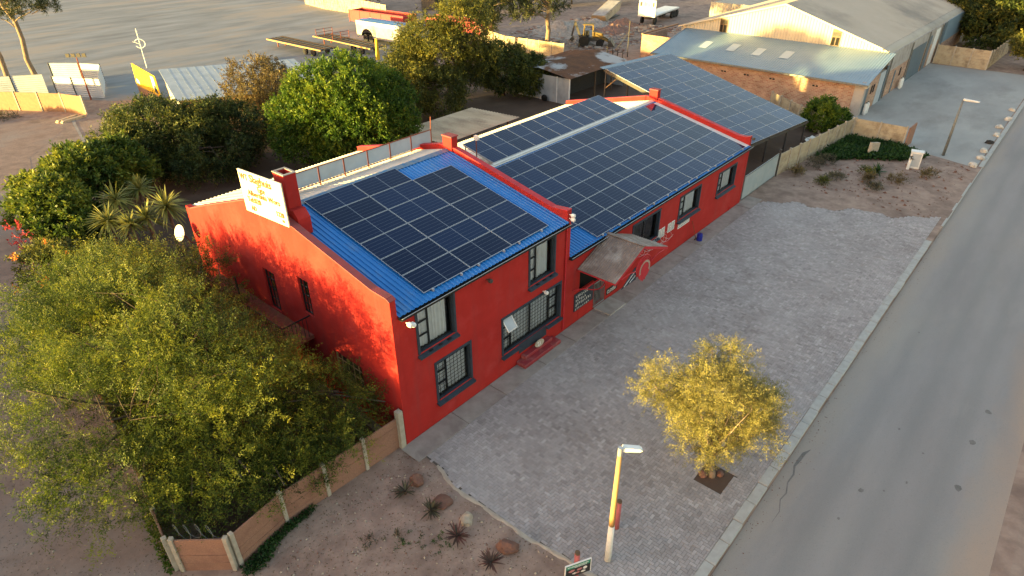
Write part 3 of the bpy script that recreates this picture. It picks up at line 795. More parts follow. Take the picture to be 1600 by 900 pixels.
# roofs: blue corrugated front slopes, white rear slopes
def slope(x0, x1, ya, za, yb, zb, m, name, pitch=.19, box=True):
    b = MB(); b.corr((x0, ya, za), (x1-x0, 0, 0), (0, yb-ya, zb-za), pitch, .035, box=box, nv=3)
    return b.build(name, m, bld)
slope(.26, L1, -.12, E1-.02, RY, K1, M['blueroof'], 'blue_roof')
slope(.26, L1, RY+.02, K1-.004, DEP+.1, z1(DEP+.1), M['whiteroof'], 'rear_roof')
slope(L1+.26, L2-.24, -.10, E2-.02, RY, K2, M['blueroof'], 'blue_roof')
slope(L1+.26, L2-.24, RY+.02, K2-.004, DEP+.1, z2(DEP+.1), M['whiteroof'], 'rear_roof')
rc = MB()
rc.prism([(.3, RY-.22, K1-.005), (.3, RY, K1+.075), (.3, RY+.22, K1-.005), (.3, RY, K1+.05)], (L1-.35, 0, 0))
rc.build('ridge_cap', M['ridgecap'], bld)
rc = MB(); rc.prism([(L1+.3, RY-.2, K2+.0), (L1+.3, RY, K2+.07), (L1+.3, RY+.2, K2+.0), (L1+.3, RY, K2+.045)], (L2-L1-.6, 0, 0)); rc.build('ridge_cap', M['whiteroof'], bld)
# gutters / fascia along the eaves
for x0, x1, e, yy in ((.26, L1+.02, E1, -.14), (L1+.2, L2-.02, E2, -.12)):
    g = MB(); g.prism([(x0, yy-.09, e-.045), (x0, yy-.10, e-.15), (x0, yy+.03, e-.16), (x0, yy+.10, e-.15), (x0, yy+.10, e-.045), (x0, yy+.02, e-.055), (x0, yy+.02, e-.13), (x0, yy-.07, e-.13)], (x1-x0, 0, 0))
    gt = g.build('gutter', M['blackmetal'], bld)
    MB().bar((x0, yy-.105, e-.05), (x1, yy-.105, e-.05), .018).build('gutter_lip', M['alu'], gt)

# dividing parapet between the wings and far parapet
def parapet(x0, x1, zf, tops, name, zlow):
    """tops: [(y, z)] top line; solid wall below"""
    mb = MB()
    poly = [(x0, y, z) for y, z in tops] + [(x0, tops[-1][0], zlow), (x0, tops[0][0], zlow)]
    mb.prism(poly, (x1-x0, 0, 0))
    o = mb.build(name, M['red'], bld)
    c = MB()
    for (ya, za), (yb, zb) in zip(tops[:-1], tops[1:]):
        n = Vector((0, -(zb-za), yb-ya)).normalized()*.03
        c.prism([(x0-.02, ya, za+.003), (x1+.02, ya, za+.003), (x1+.02, ya+n.y, za+n.z), (x0-.02, ya+n.y, za+n.z)], (0, yb-ya, zb-za))
    c.build('coping', M['redtrim'], o)
    return o
parapet(L1-.02, L1+.24, 0, [(-.03, 6.18), (.35, 6.14), (.8, 6.10), (2.0, 6.36), (4.5, 6.92), (6.55, 7.36), (7.6, 7.36), (DEP, 5.72)], 'dividing_parapet', 3.0)
parapet(L2-.26, L2+.0, 0, [(.0, 4.50), (.3, 4.42), (.8, 4.42), (2.0, 4.68), (4.5, 5.25), (6.55, 5.70), (7.6, 5.72), (DEP, 4.20)], 'end_parapet', 0)
for xx, zb, zt in ((L1+.11, 7.2, 7.86), (L2-.13, 5.5, 6.22)):
    MB().box(xx-.2, xx+.2, 6.72, 7.32, zb, zt).build('parapet_pier', M['red'], bld, bevel=.015)
    MB().box(xx-.23, xx+.23, 6.69, 7.35, zt+.002, zt+.06).build('pier_cap', M['coping'], bld)
# chimney by the gable
ch_ = MB(); cx0, cx1, cy0, cy1, ct = .35, .85, 5.75, 6.45, 9.02
for a in ((cx0, cx1, cy0, cy0+.1), (cx0, cx1, cy1-.1, cy1), (cx0, cx0+.1, cy0+.1, cy1-.1), (cx1-.1, cx1, cy0+.1, cy1-.1)): ch_.box(*a, 6.6, ct)
chim = ch_.build('chimney', M['red'], bld)
MB().box(cx0+.1, cx1-.1, cy0+.1, cy1-.1, ct-.35, ct-.3).build('flue', M['dark'], chim)
for a in ((cx0-.02, cx1+.02, cy0-.02, cy0+.08), (cx0-.02, cx1+.02, cy1-.08, cy1+.02), (cx0-.02, cx0+.08, cy0+.08, cy1-.08), (cx1-.08, cx1+.02, cy0+.08, cy1-.08)): MB().box(*a, ct+.002, ct+.03).build('chimney_cap', M['cement'], chim)
MB().prism([(.3, 5.2, 6.85), (.3, 5.74, 6.95), (.3, 5.74, 7.75), (.3, 5.45, 7.78), (.3, 5.2, 7.5)], (.5, 0, 0)).build('chimney_shoulder', M['red'], chim)

# front steps, downpipe, lamps, security fittings
st = MB().box(6.25, 8.75, -.52, -.0, 0.03, .22).build('front_step', M['redstep'], bld, bevel=.02)
MB().box(6.55, 8.45, -.27, -.002, .222, .40).build('step_tread', M['redstep'], st, bevel=.02)
MB().tube([(9.50, -.06, 5.5), (9.50, -.06, .15)], .035, 8).build('downpipe', M['redtrim'], bld)
MB().tube([(27.2, -.03, 0), (27.2, -.03, .3)], .03, 6).build('pipe_stub', M['redtrim'], bld)
def floodlight(p, d, m='white'):
    p = Vector(p); d = Vector(d).normalized()
    b = MB(); b.tube([p, p+Vector((0, -.10, 0))], .025, 6)
    b.lathe([(.05, -.0), (.085, -.02), (.09, -.14), (.06, -.18)], p+Vector((0, -.1, 0)), 10, 'Y')
    return b.build('wall_light', M[m], bld)
floodlight((.42, -.24, 5.42), (0, -1, 0)); floodlight((.55, -.24, 5.36), (1, -1, 0)); floodlight((9.62, -.06, 6.0), (0, -1, 0)); floodlight((9.62, -.06, 5.82), (1, -1, 0))
floodlight((4.55, -.0, 5.12), (0, -1, 0), 'steel'); floodlight((28.6, -.02, 4.42), (0, -1, 0), 'steel'); floodlight((8.0, -.0, 2.96), (0, -1, 0))
# dark shop doorway and barred gate under the canopy
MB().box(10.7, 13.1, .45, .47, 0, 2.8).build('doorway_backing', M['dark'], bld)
gb = MB()
for i in range(9): xx = 12.05+.9*i/8; gb.box(xx-.007, xx+.007, -.0, .02, .10, 1.45)
gb.bar((12.03, .01, 1.45), (12.97, .01, 1.45), .035); gb.bar((12.03, .01, .12), (12.97, .01, .12), .035)
gb.build('barred_gate', M['alu'], bld)
MB().box(10.75, 11.98, -.0, .10, .05, 1.66).build('door_half_wall', M['red'], bld)

# ================================================================ SOLAR ARRAYS
PW, PH = 2.28, 1.134
def panel_proto():
    f = MB(); t = .014
    f.box(0, PW, 0, t, 0, .035); f.box(0, PW, PH-t, PH, 0, .035); f.box(0, t, t, PH-t, 0, .035); f.box(PW-t, PW, t, PH-t, 0, .035)
    fm = f.mesh('solar_panel', M['alu'])
    g = MB().box(t, PW-t, t, PH-t, .004, .031).mesh('panel_glass', M['panel'])
    return fm, g
FM, GM = panel_proto()
def array(label, origin, ex, ey, cells, group=None):
    """cells: list of (pu, pv, portrait); ex, ey unit vectors in the plane"""
    a = thing('solar_array', origin, 0, label, 'solar panels', 'solar arrays')
    ex = Vector(ex).normalized(); ey = Vector(ey).normalized(); ez = ex.cross(ey).normalized()
    for pu, pv, port in cells:
        p = ex*pu+ey*pv
        X, Y = (ex, ey) if not port else (ey, -ex)
        if port: p = p+ex*PH
        mtx = Matrix((X, Y, ez)).transposed().to_4x4(); mtx.translation = p
        o = link_mesh('solar_panel', FM, a); o.matrix_local = mtx
        link_mesh('panel_glass', GM, o)
    return a
sl1 = math.atan2(K1-E1, RY); sl2 = math.atan2(K2-E2, RY)
PX, PY = 2.30, 1.155
a1 = array('dark solar panels on the near wing, one missing at the top right', (1.637, .20, E1+.2*math.tan(sl1)+.075), (1, 0, 0), (0, math.cos(sl1), math.sin(sl1)),
           [(i*PX, j*PY, False) for i in range(3) for j in range(6) if not (i == 2 and j == 5)])
# front slope of the far wing: 7 columns x 6 rows, first column partly behind the parapet
a2 = array('wide field of blue solar panels on the far wing street slope', (11.967, .0, E2+.075), (1, 0, 0), (0, math.cos(sl2), math.sin(sl2)),
           [(i*PX, j*PY, False) for i in range(7) for j in range(6)]+[(-PX, j*PY, False) for j in range(1, 6)])
a3 = array('single row of upright solar panels raised behind the far wing ridge', (12.75, RY+.02, K2+.10), (1, 0, 0), (0, math.cos(sl2), math.sin(sl2)),
           [(i*PY, .02, True) for i in range(11)])
fr = MB(); e3 = Vector((0, math.cos(sl2), math.sin(sl2)))
for i in range(0, 12, 2):
    p = Vector((i*PY+.02, 0, -.03)); fr.bar(p+e3*.1, p+e3*2.25, .05); q_ = p+e3*2.1; fr.bar(q_, (q_.x, q_.y, -1.05), .05)
for k in (.4, 1.9): fr.bar(e3*k+Vector((0, 0, -.03)), e3*k+Vector((11*PY, 0, -.03)), .05)
fr.build('support_frame', M['alu'], a3)
fl = MB().quad((-.1, -.12, -.03), (13.6, -.12, -.03), (13.6, .05, .0), (-.1, .05, .0)); fl.build('flashing', M['white'], a3)
fq = Vector((0, math.cos(sl2), math.sin(sl2))); b = MB(); b.prism([Vector((16.14, 0, -.03)), Vector((16.62, 0, -.03)), Vector((16.62, 0, -.02)), Vector((16.14, 0, -.02))], fq*6.9); b.build('edge_flashing', M['white'], a2)
# clamps under the lower edges
for a, n, wid in ((a1, 3, PX), (a2, 7, PX)):
    cm = MB().box(0, .05, -.10, .0, -.05, .045).mesh('rail_clamp', M['alu'])
    for i in range(n):
        for d in (.35, 1.75): link_mesh('rail_clamp', cm, a, (i*wid+d, 0, 0))

# carport carrying the third large array
yaw = R(-6.0); o5 = Vector((35.48, 15.51, 5.15)); b5 = R(-12.97); a5 = R(-.79)
exc = Vector((math.cos(yaw)*math.cos(a5), math.sin(yaw)*math.cos(a5), math.sin(a5)))
eyd = Vector((math.sin(yaw)*math.cos(b5), -math.cos(yaw)*math.cos(b5), math.sin(b5)))
low = o5+eyd*12*PY
array('large solar canopy array between the red building and the brick wall', low, exc, -eyd, [(i*PX, j*PY, False) for i in range(4) for j in range(12)])
cpt = thing('carport', (low.x, low.y, 0), 0, 'dark steel carport frame under the large solar array', 'carport')
def cpp(i, j, dz=0): return o5+exc*(i*PX)+eyd*(j*PY)+Vector((0, 0, dz))
fr = MB(); 
for i in (0, 1.33, 2.67, 4): fr.bar(cpp(i, -.1, -.11), cpp(i, 12.1, -.11), .09, .12)
fr.build('rafter', M['steel'], cpt, world=True)
for j in (0, 3, 6, 9, 12): MB().bar(cpp(0, j, -.2), cpp(4.05, j, -.2), .08, .10).build('purlin', M['steel'], cpt, world=True)
for i in (0, 1.33, 2.67, 4):
    for j in (.1, 4, 8, 11.9):
        p = cpp(i, j, -.25); b = MB(); b.bar((p.x, p.y, 0), p, .11); b.build('post', M['steel'], cpt, world=True)
for i in (0, 1.33): p = cpp(i, .1, -.3); MB().bar((p.x, p.y, p.z-1.2), cpp(i, 1.1, -.3), .07).build('brace', M['timber'], cpt, world=True)
sk = MB(); sk.quad(cpp(-.02, 0, -.02), cpp(-.02, 12.05, -.02), cpp(-.02, 12.05, -.26), cpp(-.02, 0, -.26)); sk.quad(cpp(-.02, 12.05, -.02), cpp(4.02, 12.05, -.02), cpp(4.02, 12.05, -.22), cpp(-.02, 12.05, -.22))
sk.build('fascia', M['steel'], cpt, world=True)
top = MB(); top.corr(cpp(-.04, -.45, -.03), exc*(4.1*PX), eyd*.42, .18, .03); top.build('roof_strip', M['leanroof'], cpt, world=True)

# ================================================================ THINGS ON THE BUILDING
def text(body, size, m, parent, mtx, name='lettering', extrude=.004, align='LEFT', shear=0, sx=1.0, space=1.0, bold=0.0):
    cu = bpy.data.curves.new(name, 'FONT'); cu.body = body; cu.size = size; cu.extrude = extrude; cu.align_x = align; cu.shear = shear; cu.space_character = space; cu.resolution_u = 2; cu.offset = .005*bold
    t = bpy.data.objects.new(name, cu); COL.objects.link(t)
    me = bpy.data.meshes.new_from_object(t.evaluated_get(bpy.context.evaluated_depsgraph_get()))
    bpy.data.objects.remove(t); me.materials.clear(); me.materials.append(m)
    o = link_mesh(name, me, parent)
    o.matrix_local = mtx @ Matrix.Diagonal((sx, 1, 1, 1))
    return o
def front_m(x, y, z):     # text on a wall facing -y, reads along +x
    return Matrix(((1, 0, 0, x), (0, 0, -1, y), (0, 1, 0, z), (0, 0, 0, 1)))
def side_m(x, y, z):      # text on a wall facing -x, reads along -y
    return Matrix(((0, 0, -1, x), (-1, 0, 0, y), (0, 1, 0, z), (0, 0, 0, 1)))

# butcher's roof sign
sg = thing('roof_sign', (-.10, 6.7, 7.35), 0, 'cream rooftop name board lettered WT Slaghuis beside the chimney', 'sign')
BW, BH, BL = 2.95, 1.68, 0
MB().prism([(-.03, 1.42, -.16), (-.03, -1.55, .04), (-.03, -1.55, 1.70), (-.03, 1.42, 1.52)], (.05, 0, 0)).build('board', M['slogcream'], sg)
MB().bar((.06, .9, -.05), (.06, .9, 1.3), .05).build('strut', M['rust'], sg); MB().bar((.06, -1.0, .05), (.06, -1.0, 1.4), .05).build('strut', M['rust'], sg)
T = -.045; tilt = -math.atan2(.20, 2.97)
def sm(y, z): return side_m(T, y, z) @ Matrix.Rotation(-tilt, 4, 'Z')
text('WT', .34, M['tanink'], sg, bold=1, mtx=sm(1.30, 1.17)); text('Slaghuis', .43, M['tanink'], sg, bold=1, mtx=sm(.62, 1.20), sx=1.13)
text('Egte', .30, M['tanink'], sg, bold=1, mtx=sm(.18, .92)); text('Albertinia Wors', .30, M['tanink'], sg, bold=1, mtx=sm(.95, .62), sx=1.12)
text('Tel:028', .29, M['tanink'], sg, bold=1, mtx=sm(1.08, .33), sx=1.1); text('1228', .27, M['tanink'], sg, bold=1, mtx=sm(-.85, .30)); text('AD', .27, M['tanink'], sg, bold=1, mtx=sm(.95, -.0)); text('rs', .2, M['tanink'], sg, bold=1, mtx=sm(-1.2, .14))

# white panel screen along the rear roof
rs = thing('roof_screen', (2.3, 9.1, z1(9.1)), 0, 'white sheet panels in a rusty frame standing on the rear roof', 'screen')
x0, x1s, n = 1.15, 10.3, 7
for i in range(n):
    a, b = x0+(x1s-x0)*i/n, x0+(x1s-x0)*(i+1)/n; zz = z1(9.05)+.16
    if i < n: MB().box(a+.04, b-.04, 9.04, 9.06, zz, zz+.66).build('sheet', M['whitepanel'], rs, world=True)
for i in range(n+1):
    a = x0+(x1s-x0)*i/n; MB().bar((a, 9.05, z1(9.05)), (a, 9.05, z1(9.05)+.86), .045).build('post', M['rust'], rs, world=True)
for h in (.13, .85): MB().bar((x0-.02, 9.02, z1(9.05)+h), (x1s+.02, 9.02, z1(9.05)+h), .035).build('rail', M['rust'], rs, world=True)
MB().bar((x1s, 9.05, z1(9.05)+.8), (x1s, 9.0, z1(9.05)+1.5), .03).build('post', M['rust'], rs, world=True)

# satellite dish on the gable corner
ds_ = thing('satellite_dish', (-.02, 14.2, 3.9), 0, 'white satellite dish on the rear corner of the gable', 'dish')
d = MB(); pr_ = [(.02, .0), (.16, .015), (.29, .05), (.38, .10), (.38, .085), (.29, .035), (.16, .0), (.02, -.015)]
d.lathe(pr_, (0, 0, 0), 20, 'X')
do = d.build('dish', M['white'], ds_, smooth=True); do.location = (-.55, .1, .45); do.rotation_euler = (0, R(-22), R(186)); 
MB().tube([(.02, 0, -.2), (-.3, 0, -.1), (-.5, .08, .4)], .03, 6).build('arm', M['steel'], ds_)
MB().tube([(-.5, .1, .2), (-1.0, -.15, .45)], .015, 5).build('feed', M['steel'], ds_)

# pole with a small antenna dish on the far wing
ap = thing('antenna_pole', (12.3, 7.9, z2(7.9)), 0, 'thin pole with a small white antenna dish at the wing joint', 'antenna')
MB().tube([(0, 0, 0), (0, 0, 1.75)], .03, 6).build('pole', M['rust'], ap)
d = MB(); d.lathe([(.02, 0), (.12, .02), (.16, .08), (.16, .10), (.02, .12)], (0, 0, 0), 12, 'X'); o = d.build('dish', M['white'], ap); o.location = (.05, -.02, 1.6); o.rotation_euler = (0, 0, R(200))

# entrance canopy
ca = thing('entrance_canopy', (12.75, 0, 2.9), 0, 'weathered corrugated gable canopy over the shop door', 'canopy')
yf, xl, xr, xm, ze, zr = -2.05, 10.45, 15.05, 12.75, 2.98, 3.92
b = MB(); b.corr((xl, yf, ze), (0, -yf-.02, 0), (xm-xl, 0, zr-ze), .11, .025); b.build('left_sheet', M['canopysheet'], ca, world=True)
b = MB(); b.corr((xr, yf, ze), (0, -yf-.02, 0), (xm-xr, 0, zr-ze), .11, .025); b.build('right_sheet', M['canopysheet'], ca, world=True)
MB().bar((xm, yf-.02, zr+.03), (xm, -.02, zr+.03), .2, .03).build('ridge_cap', M['canopysheet'], ca, world=True)
for s, xe in ((-1, xl), (1, xr)):
    MB().bar((xe, yf+.02, ze-.07), (xm, yf+.02, zr-.07), .05, .12).build('bargeboard', M['redtrim'], ca, world=True)
    MB().bar((xe+.05*-s, yf+.05, ze-.06), (xe+.05*-s, -.02, ze-.06), .06, .06).build('beam', M['redtrim'], ca, world=True)
# curved red wrought-iron bracket on the left side and arch over the disc
def arc(c, r, a0, a1, n=18, plane='xz', ry=None):
    ry = ry or r
    return [(c[0]+r*math.cos(R(a0+(a1-a0)*i/n)), c[1], c[2]+ry*math.sin(R(a0+(a1-a0)*i/n))) for i in range(n+1)]
br = MB()
br.tube(arc((12.75, yf-.05, 2.78), .68, 10, 170), .03, 6); br.tube(arc((12.75, yf-.05, 2.74), .60, 0, 180), .02, 6)
br.tube([(13.42, yf-.05, 2.9), (13.7, yf-.05, 3.0), (14.1, yf-.05, 3.05), (14.6, yf-.03, 3.0)], .025, 6); br.tube([(12.08, yf-.05, 2.9), (11.8, yf-.05, 3.0), (11.4, yf-.05, 3.05), (10.9, yf-.03, 3.0)], .025, 6)
br.build('arch_ironwork', M['redtrim'], ca, world=True)
for k in (0, 1):
    pts = []
    for i in range(17):
        t = i/16; pts.append((10.7+1.9*t, -.35-.25*math.sin(math.pi*t), 1.95+(.28 if k == 0 else -.28)*math.sin(math.pi*t)))
    MB().tube(pts, .028, 6).build('eye_ironwork', M['redtrim'], ca, world=True)
MB().tube([(10.2, -.05, 1.98), (10.75, -.36, 1.95)], .028, 6).build('eye_ironwork', M['redtrim'], ca, world=True)
# round hanging sign
hs = thing('hanging_sign', (12.75, yf-.09, 2.35), 0, 'round red shop disc with white lettering ring under the canopy gable', 'sign')
b = MB(); b.lathe([(.52, -.02), (.52, .02)], (0, 0, .42), 28, 'Y'); dsc = b.build('disc', M['redtrim'], hs)
k = MB(); rg = random.Random(4)
for i in range(22):
    a = R(-15+210*i/21); x, z = .42*math.cos(a), .42+.42*math.sin(a)
    m_ = Matrix.Translation((x, -.03, z)) @ Matrix.Rotation(-(a-math.pi/2), 4, 'Y')
    k.box(-.028, .028, -.006, .006, -.055, .055*rg.uniform(.6, 1), m_)
k.build('white_ring', M['mortar'], dsc)
k = MB(); k.poly([(-.22, -.03, .05), (-.28, -.03, -.12), (-.16, -.03, -.08), (-.10, -.03, -.2), (.0, -.03, -.10), (.12, -.03, -.18), (.16, -.03, -.04), (.24, -.03, .06), (.1, -.03, .2), (-.1, -.03, .2)]); k.build('cut_out', M['redtrim'], dsc)
# blue-and-white side board on the canopy front
sb = thing('canopy_board', (11.75, yf-.02, 2.5), 0, 'small dark blue board with white strokes under the canopy edge', 'sign')
MB().prism([(-.75, 0, -.05), (.45, 0, -.05), (.45, 0, .62), (.25, 0, .62)], (0, .02, 0)).build('board', M['slate'], sb)
k = MB(); k.bar((-.55, -.012, 0), (.3, -.012, .45), .03, .01); k.bar((-.1, -.012, .02), (.35, -.012, .2), .03, .01); k.build('stroke', M['white'], sb)

# closed sign
cs = thing('closed_sign', (13.62, -.02, .42), 0, 'black closed sign with white capitals low on the wall by the barred gate', 'sign')
MB().box(-.48, .48, -.0, .03, -.14, .2).build('board', M['black'], cs)
text('CLOSED', .27, M['white'], cs, front_m(-.45, -.006, -.07), sx=.80)
# chalk board
cb = thing('chalk_board', (11.12, -.02, 1.12), 0, 'dark chalk board with pale handwriting left of the barred gate', 'sign')
MB().box(-.75, .78, -.012, .03, -.44, .5).build('board', M['slate'], cb)
k = MB(); rg = random.Random(11)
for r_, (z, h, n) in enumerate(((.34, .16, 7), (.12, .15, 6), (-.10, .17, 9), (-.34, .12, 8))):
    x = -.66
    for i in range(n):
        w = rg.uniform(.06, .12)
        for q in range(2): k.bar((x+rg.uniform(0, w), -.018, z-h/2+rg.uniform(0, .04)), (x+rg.uniform(0, w), -.018, z+h/2-rg.uniform(0, .05)), .022, .004, (0, 1, 0))
        k.bar((x, -.018, z+rg.uniform(-h/2, h/2)), (x+w, -.018, z+rg.uniform(-h/2, h/2)), .02, .004, (0, 1, 0))
        x += w+.055
        if x > .68: break
tag(k.build('handwriting', M['white'], cb), kind='stuff')
# paper notices on the far wing
for i, (x, z, w, h, lab) in enumerate(((18.03, 1.80, .34, .56, 'leftmost of four white upright price notices on the red wall'), (18.42, 1.80, .34, .56, 'second from left of four white upright price notices on the red wall'),
                                 (19.12, 1.80, .34, .54, 'third from left of four white upright price notices on the red wall'), (19.52, 1.80, .34, .54, 'rightmost of four white upright price notices, beside the tinted window sill'), (20.85, 1.44, 1.35, .27, 'long low white notice under the window sill above the blue drum'))):
    t = thing('wall_notice', (x, .0, z), 0, lab, 'notice', 'paper notices on the red wall')
    MB().box(-w/2, w/2, -.01, .011, -h/2, h/2).build('sheet', M['white'], t)
    k = MB(); rg = random.Random(i)
    rows = 6 if h > .4 else 2
    for r_ in range(rows):
        xx = -w/2+.04
        while xx < w/2-.08:
            ww = rg.uniform(.04, .10); k.box(xx, min(xx+ww, w/2-.03), -.014, -.0101, h/2-.06-r_*(h-.06)/rows-.035, h/2-.06-r_*(h-.06)/rows+.0); xx += ww+.03
    k.build('print', M['steel'], t)
# house number plaque on the step
hn = thing('house_number', (7.55, -.30, .42), 0, 'oval cream plaque numbered 21 leaning on the red front step', 'plaque')
b = MB(); b.prism([(.30*math.cos(6.283*i/20), 0, .17+.15*math.sin(6.283*i/20)) for i in range(20)], (0, .04, 0)); o = b.build('plaque', M['rockpale'], hn); 
text('21', .24, M['white'], hn, front_m(-.15, -.006, .09)); hn.rotation_euler = (R(-18), 0, 0)
# blue drum with a broom
bd = thing('blue_drum', (22.1, -.55, .03), 0, 'small dark blue plastic drum standing by the red wall', 'drum')
b = MB(); b.lathe([(.15, 0), (.17, .02), (.17, .30), (.16, .34), (.16, .42), (.14, .44)], (0, 0, 0), 16); b.build('body', M['bluecan'], bd, smooth=False)
MB().tube([(-.05, 0, .44), (0, 0, .49), (.05, 0, .44)], .012, 6).build('handle', M['blackmetal'], bd)
bs = thing('broom', (22.05, -.34, .05), 0, 'red-handled broom leaning on the wall behind the blue drum', 'broom')
MB().tube([(0, 0, .06), (-.15, .30, 1.15)], .018, 6).build('handle', M['rust'], bs); MB().box(-.12, .12, -.03, .03, -.03, .07).build('brush', M['darkwood'], bs)
# razor wire above the tinted window
def coil(name, a, b, r, turns, m, label, cat, group=None):
    a = Vector(a); b = Vector(b); d = b-a; dn = d.normalized(); x = dn.cross(Vector((0, 0, 1))).normalized(); z = x.cross(dn)
    pts = []; N = turns*16
    for i in range(N+1):
        t = i/N; an = 2*math.pi*turns*t; k = 1+.18*math.sin(t*37)
        pts.append(a+d*t+((dn*.85+x*.5)*math.cos(an)+z*math.sin(an))*r*k)
    mb = MB(); mb.tube(pts, .007, 4)
    return solid(name, mb, m, label, cat, group, base=tuple(a))
coil('razor_wire', (15.4, -.28, 1.80), (18.7, -.28, 1.65), .26, 9, M['alu'], 'loose coil of razor wire in front of the tinted shop window', 'wire')

# ================================================================ VEGETATION
def leaves_mesh(name, pos, axis, nrm, ln, wd, tone, m):
    """diamond leaves; arrays (N,3),(N,3),(N,3),(N,),(N,),(N,)"""
    axis = axis/np.linalg.norm(axis, axis=1)[:, None]
    side = np.cross(axis, nrm); side /= (np.linalg.norm(side, axis=1)[:, None]+1e-9)
    N = len(pos); ln = ln[:, None]; wd = wd[:, None]
    V = np.empty((N, 4, 3), np.float32)
    V[:, 0] = pos; V[:, 1] = pos+axis*ln*.5+side*wd*.5; V[:, 2] = pos+axis*ln; V[:, 3] = pos+axis*ln*.5-side*wd*.5
    me = bpy.data.meshes.new(name)
    me.vertices.add(4*N); me.vertices.foreach_set('co', V.ravel())
    me.loops.add(4*N); me.loops.foreach_set('vertex_index', np.arange(4*N, dtype=np.int32))
    me.polygons.add(N); me.polygons.foreach_set('loop_start', np.arange(0, 4*N, 4, dtype=np.int32)); me.polygons.foreach_set('loop_total', np.full(N, 4, np.int32))
    me.materials.append(m); me.update(calc_edges=True); me.validate()
    tone_attr(me, np.clip(tone, 0, 1))
    return me

def wob(p, s, seed):
    """cheap smooth noise in [-1,1]"""
    r = np.random.default_rng(seed); out = 0; amp = 1; tot = 0
    for o in range(3):
        K = r.normal(size=(4, 3))*s*(1.9**o); ph = r.uniform(0, 6.28, 4)
        out = out+amp*np.sin(p @ K.T+ph).mean(1)*1.6; tot += amp; amp *= .6
    return out/tot

def crown(lobes, twigs, per, ln, wd, tl, m, seed, gap=-.25, fill=.45, up=.25, droop=0.0, name='crown', spread=.5, lump=.25, low=-.75, clump=4, pin=0.0, tipl=.22):
    """lobes: [(c, r)]; returns mesh in world coordinates"""
    rg = np.random.default_rng(seed)
    wts = [l[2] if len(l) > 2 else 1.0 for l in lobes]; lobes = [l[:2] for l in lobes]
    vol = np.array([(r[0]*r[1]*r[2])**(2/3) for c, r in lobes])*np.array(wts); share = vol/vol.sum()
    P = []; O = []
    for (c, r), sh in zip(lobes, share):
        n = int(twigs*sh*1.6); d = rg.normal(size=(n, 3)); d /= np.linalg.norm(d, axis=1)[:, None]
        d = d[d[:, 2] > low]
        rad = fill+(1-fill)*np.sqrt(rg.uniform(0, 1, len(d)))
        rad = rad*(1+lump*wob(d*2.2, 1.2, seed+3))
        p = np.array(c)+d*np.array(r)*rad[:, None]
        P.append(p); O.append(d)
    P = np.concatenate(P); O = np.concatenate(O)
    k = wob(P, 1.3/np.mean([np.mean(r) for c, r in lobes])*1.6, seed+9) > gap
    P, O = P[k], O[k]
    idx = rg.permutation(len(P))[:max(1, twigs//clump)]; P, O = P[idx], O[idx]
    base_t = .5+.26*wob(P, 1.1, seed+5)+rg.normal(0, .17, len(P))
    P = np.repeat(P, clump, 0)+rg.normal(size=(len(P)*clump, 3))*tl*.12; O = np.repeat(O, clump, 0); base_t = np.repeat(base_t, clump)
    T = O*.7+rg.normal(size=P.shape)*spread+np.array([0, 0, up]); T[:, 2] -= droop; T /= np.linalg.norm(T, axis=1)[:, None]
    n = len(P); t = (np.arange(per)+rg.uniform(0, 1, (n, per)))/per
    L = tl*rg.uniform(.6, 1.3, n)
    pos = P[:, None, :]+T[:, None, :]*(t*L[:, None])[..., None]
    pos[..., 2] -= droop*(t**2)*L[:, None]*.8
    pos += rg.normal(size=pos.shape)*tl*.06
    ax = T[:, None, :]*.7+rg.normal(size=pos.shape)*.75; ax[..., 2] -= droop*.6
    nr = rg.normal(size=pos.shape)+np.array([0, 0, .9])
    tn = np.repeat(base_t, per)+rg.normal(0, .10, n*per)+tipl*(t.reshape(-1)-.5)
    if pin:
        sd = np.cross(T, rg.normal(size=T.shape)+np.array([0, 0, 1.5])); sd /= np.linalg.norm(sd, axis=1)[:, None]
        sg = np.where(np.arange(per) % 2 == 0, 1., -1.)
        ax = T[:, None, :]*.55+sd[:, None, :]*sg[None, :, None]*pin+rg.normal(size=pos.shape)*.22
        nr = np.cross(T, sd)[:, None, :]+rg.normal(size=pos.shape)*.35
    N = n*per
    return leaves_mesh(name, pos.reshape(-1, 3), ax.reshape(-1, 3), nr.reshape(-1, 3), ln*rg.uniform(.6, 1.35, N), wd*rg.uniform(.6, 1.3, N), tn, m), P

def limb(mb, a, b, r0, r1, rg, bend=.12, seg=5, sides=6):
    a = Vector(a); b = Vector(b); d = b-a; L = d.length; pts = []; rad = []
    off = Vector((rg.uniform(-1, 1), rg.uniform(-1, 1), rg.uniform(-.3, .6)))*bend*L
    for i in range(seg+1):
        t = i/seg; j = Vector((rg.uniform(-1, 1), rg.uniform(-1, 1), rg.uniform(-1, 1)))*L*.02
        pts.append(a+d*t+off*math.sin(math.pi*t)+(j if 0 < i < seg else Vector())); rad.append(r0+(r1-r0)*t)
    mb.tube(pts, rad, sides)
    return pts

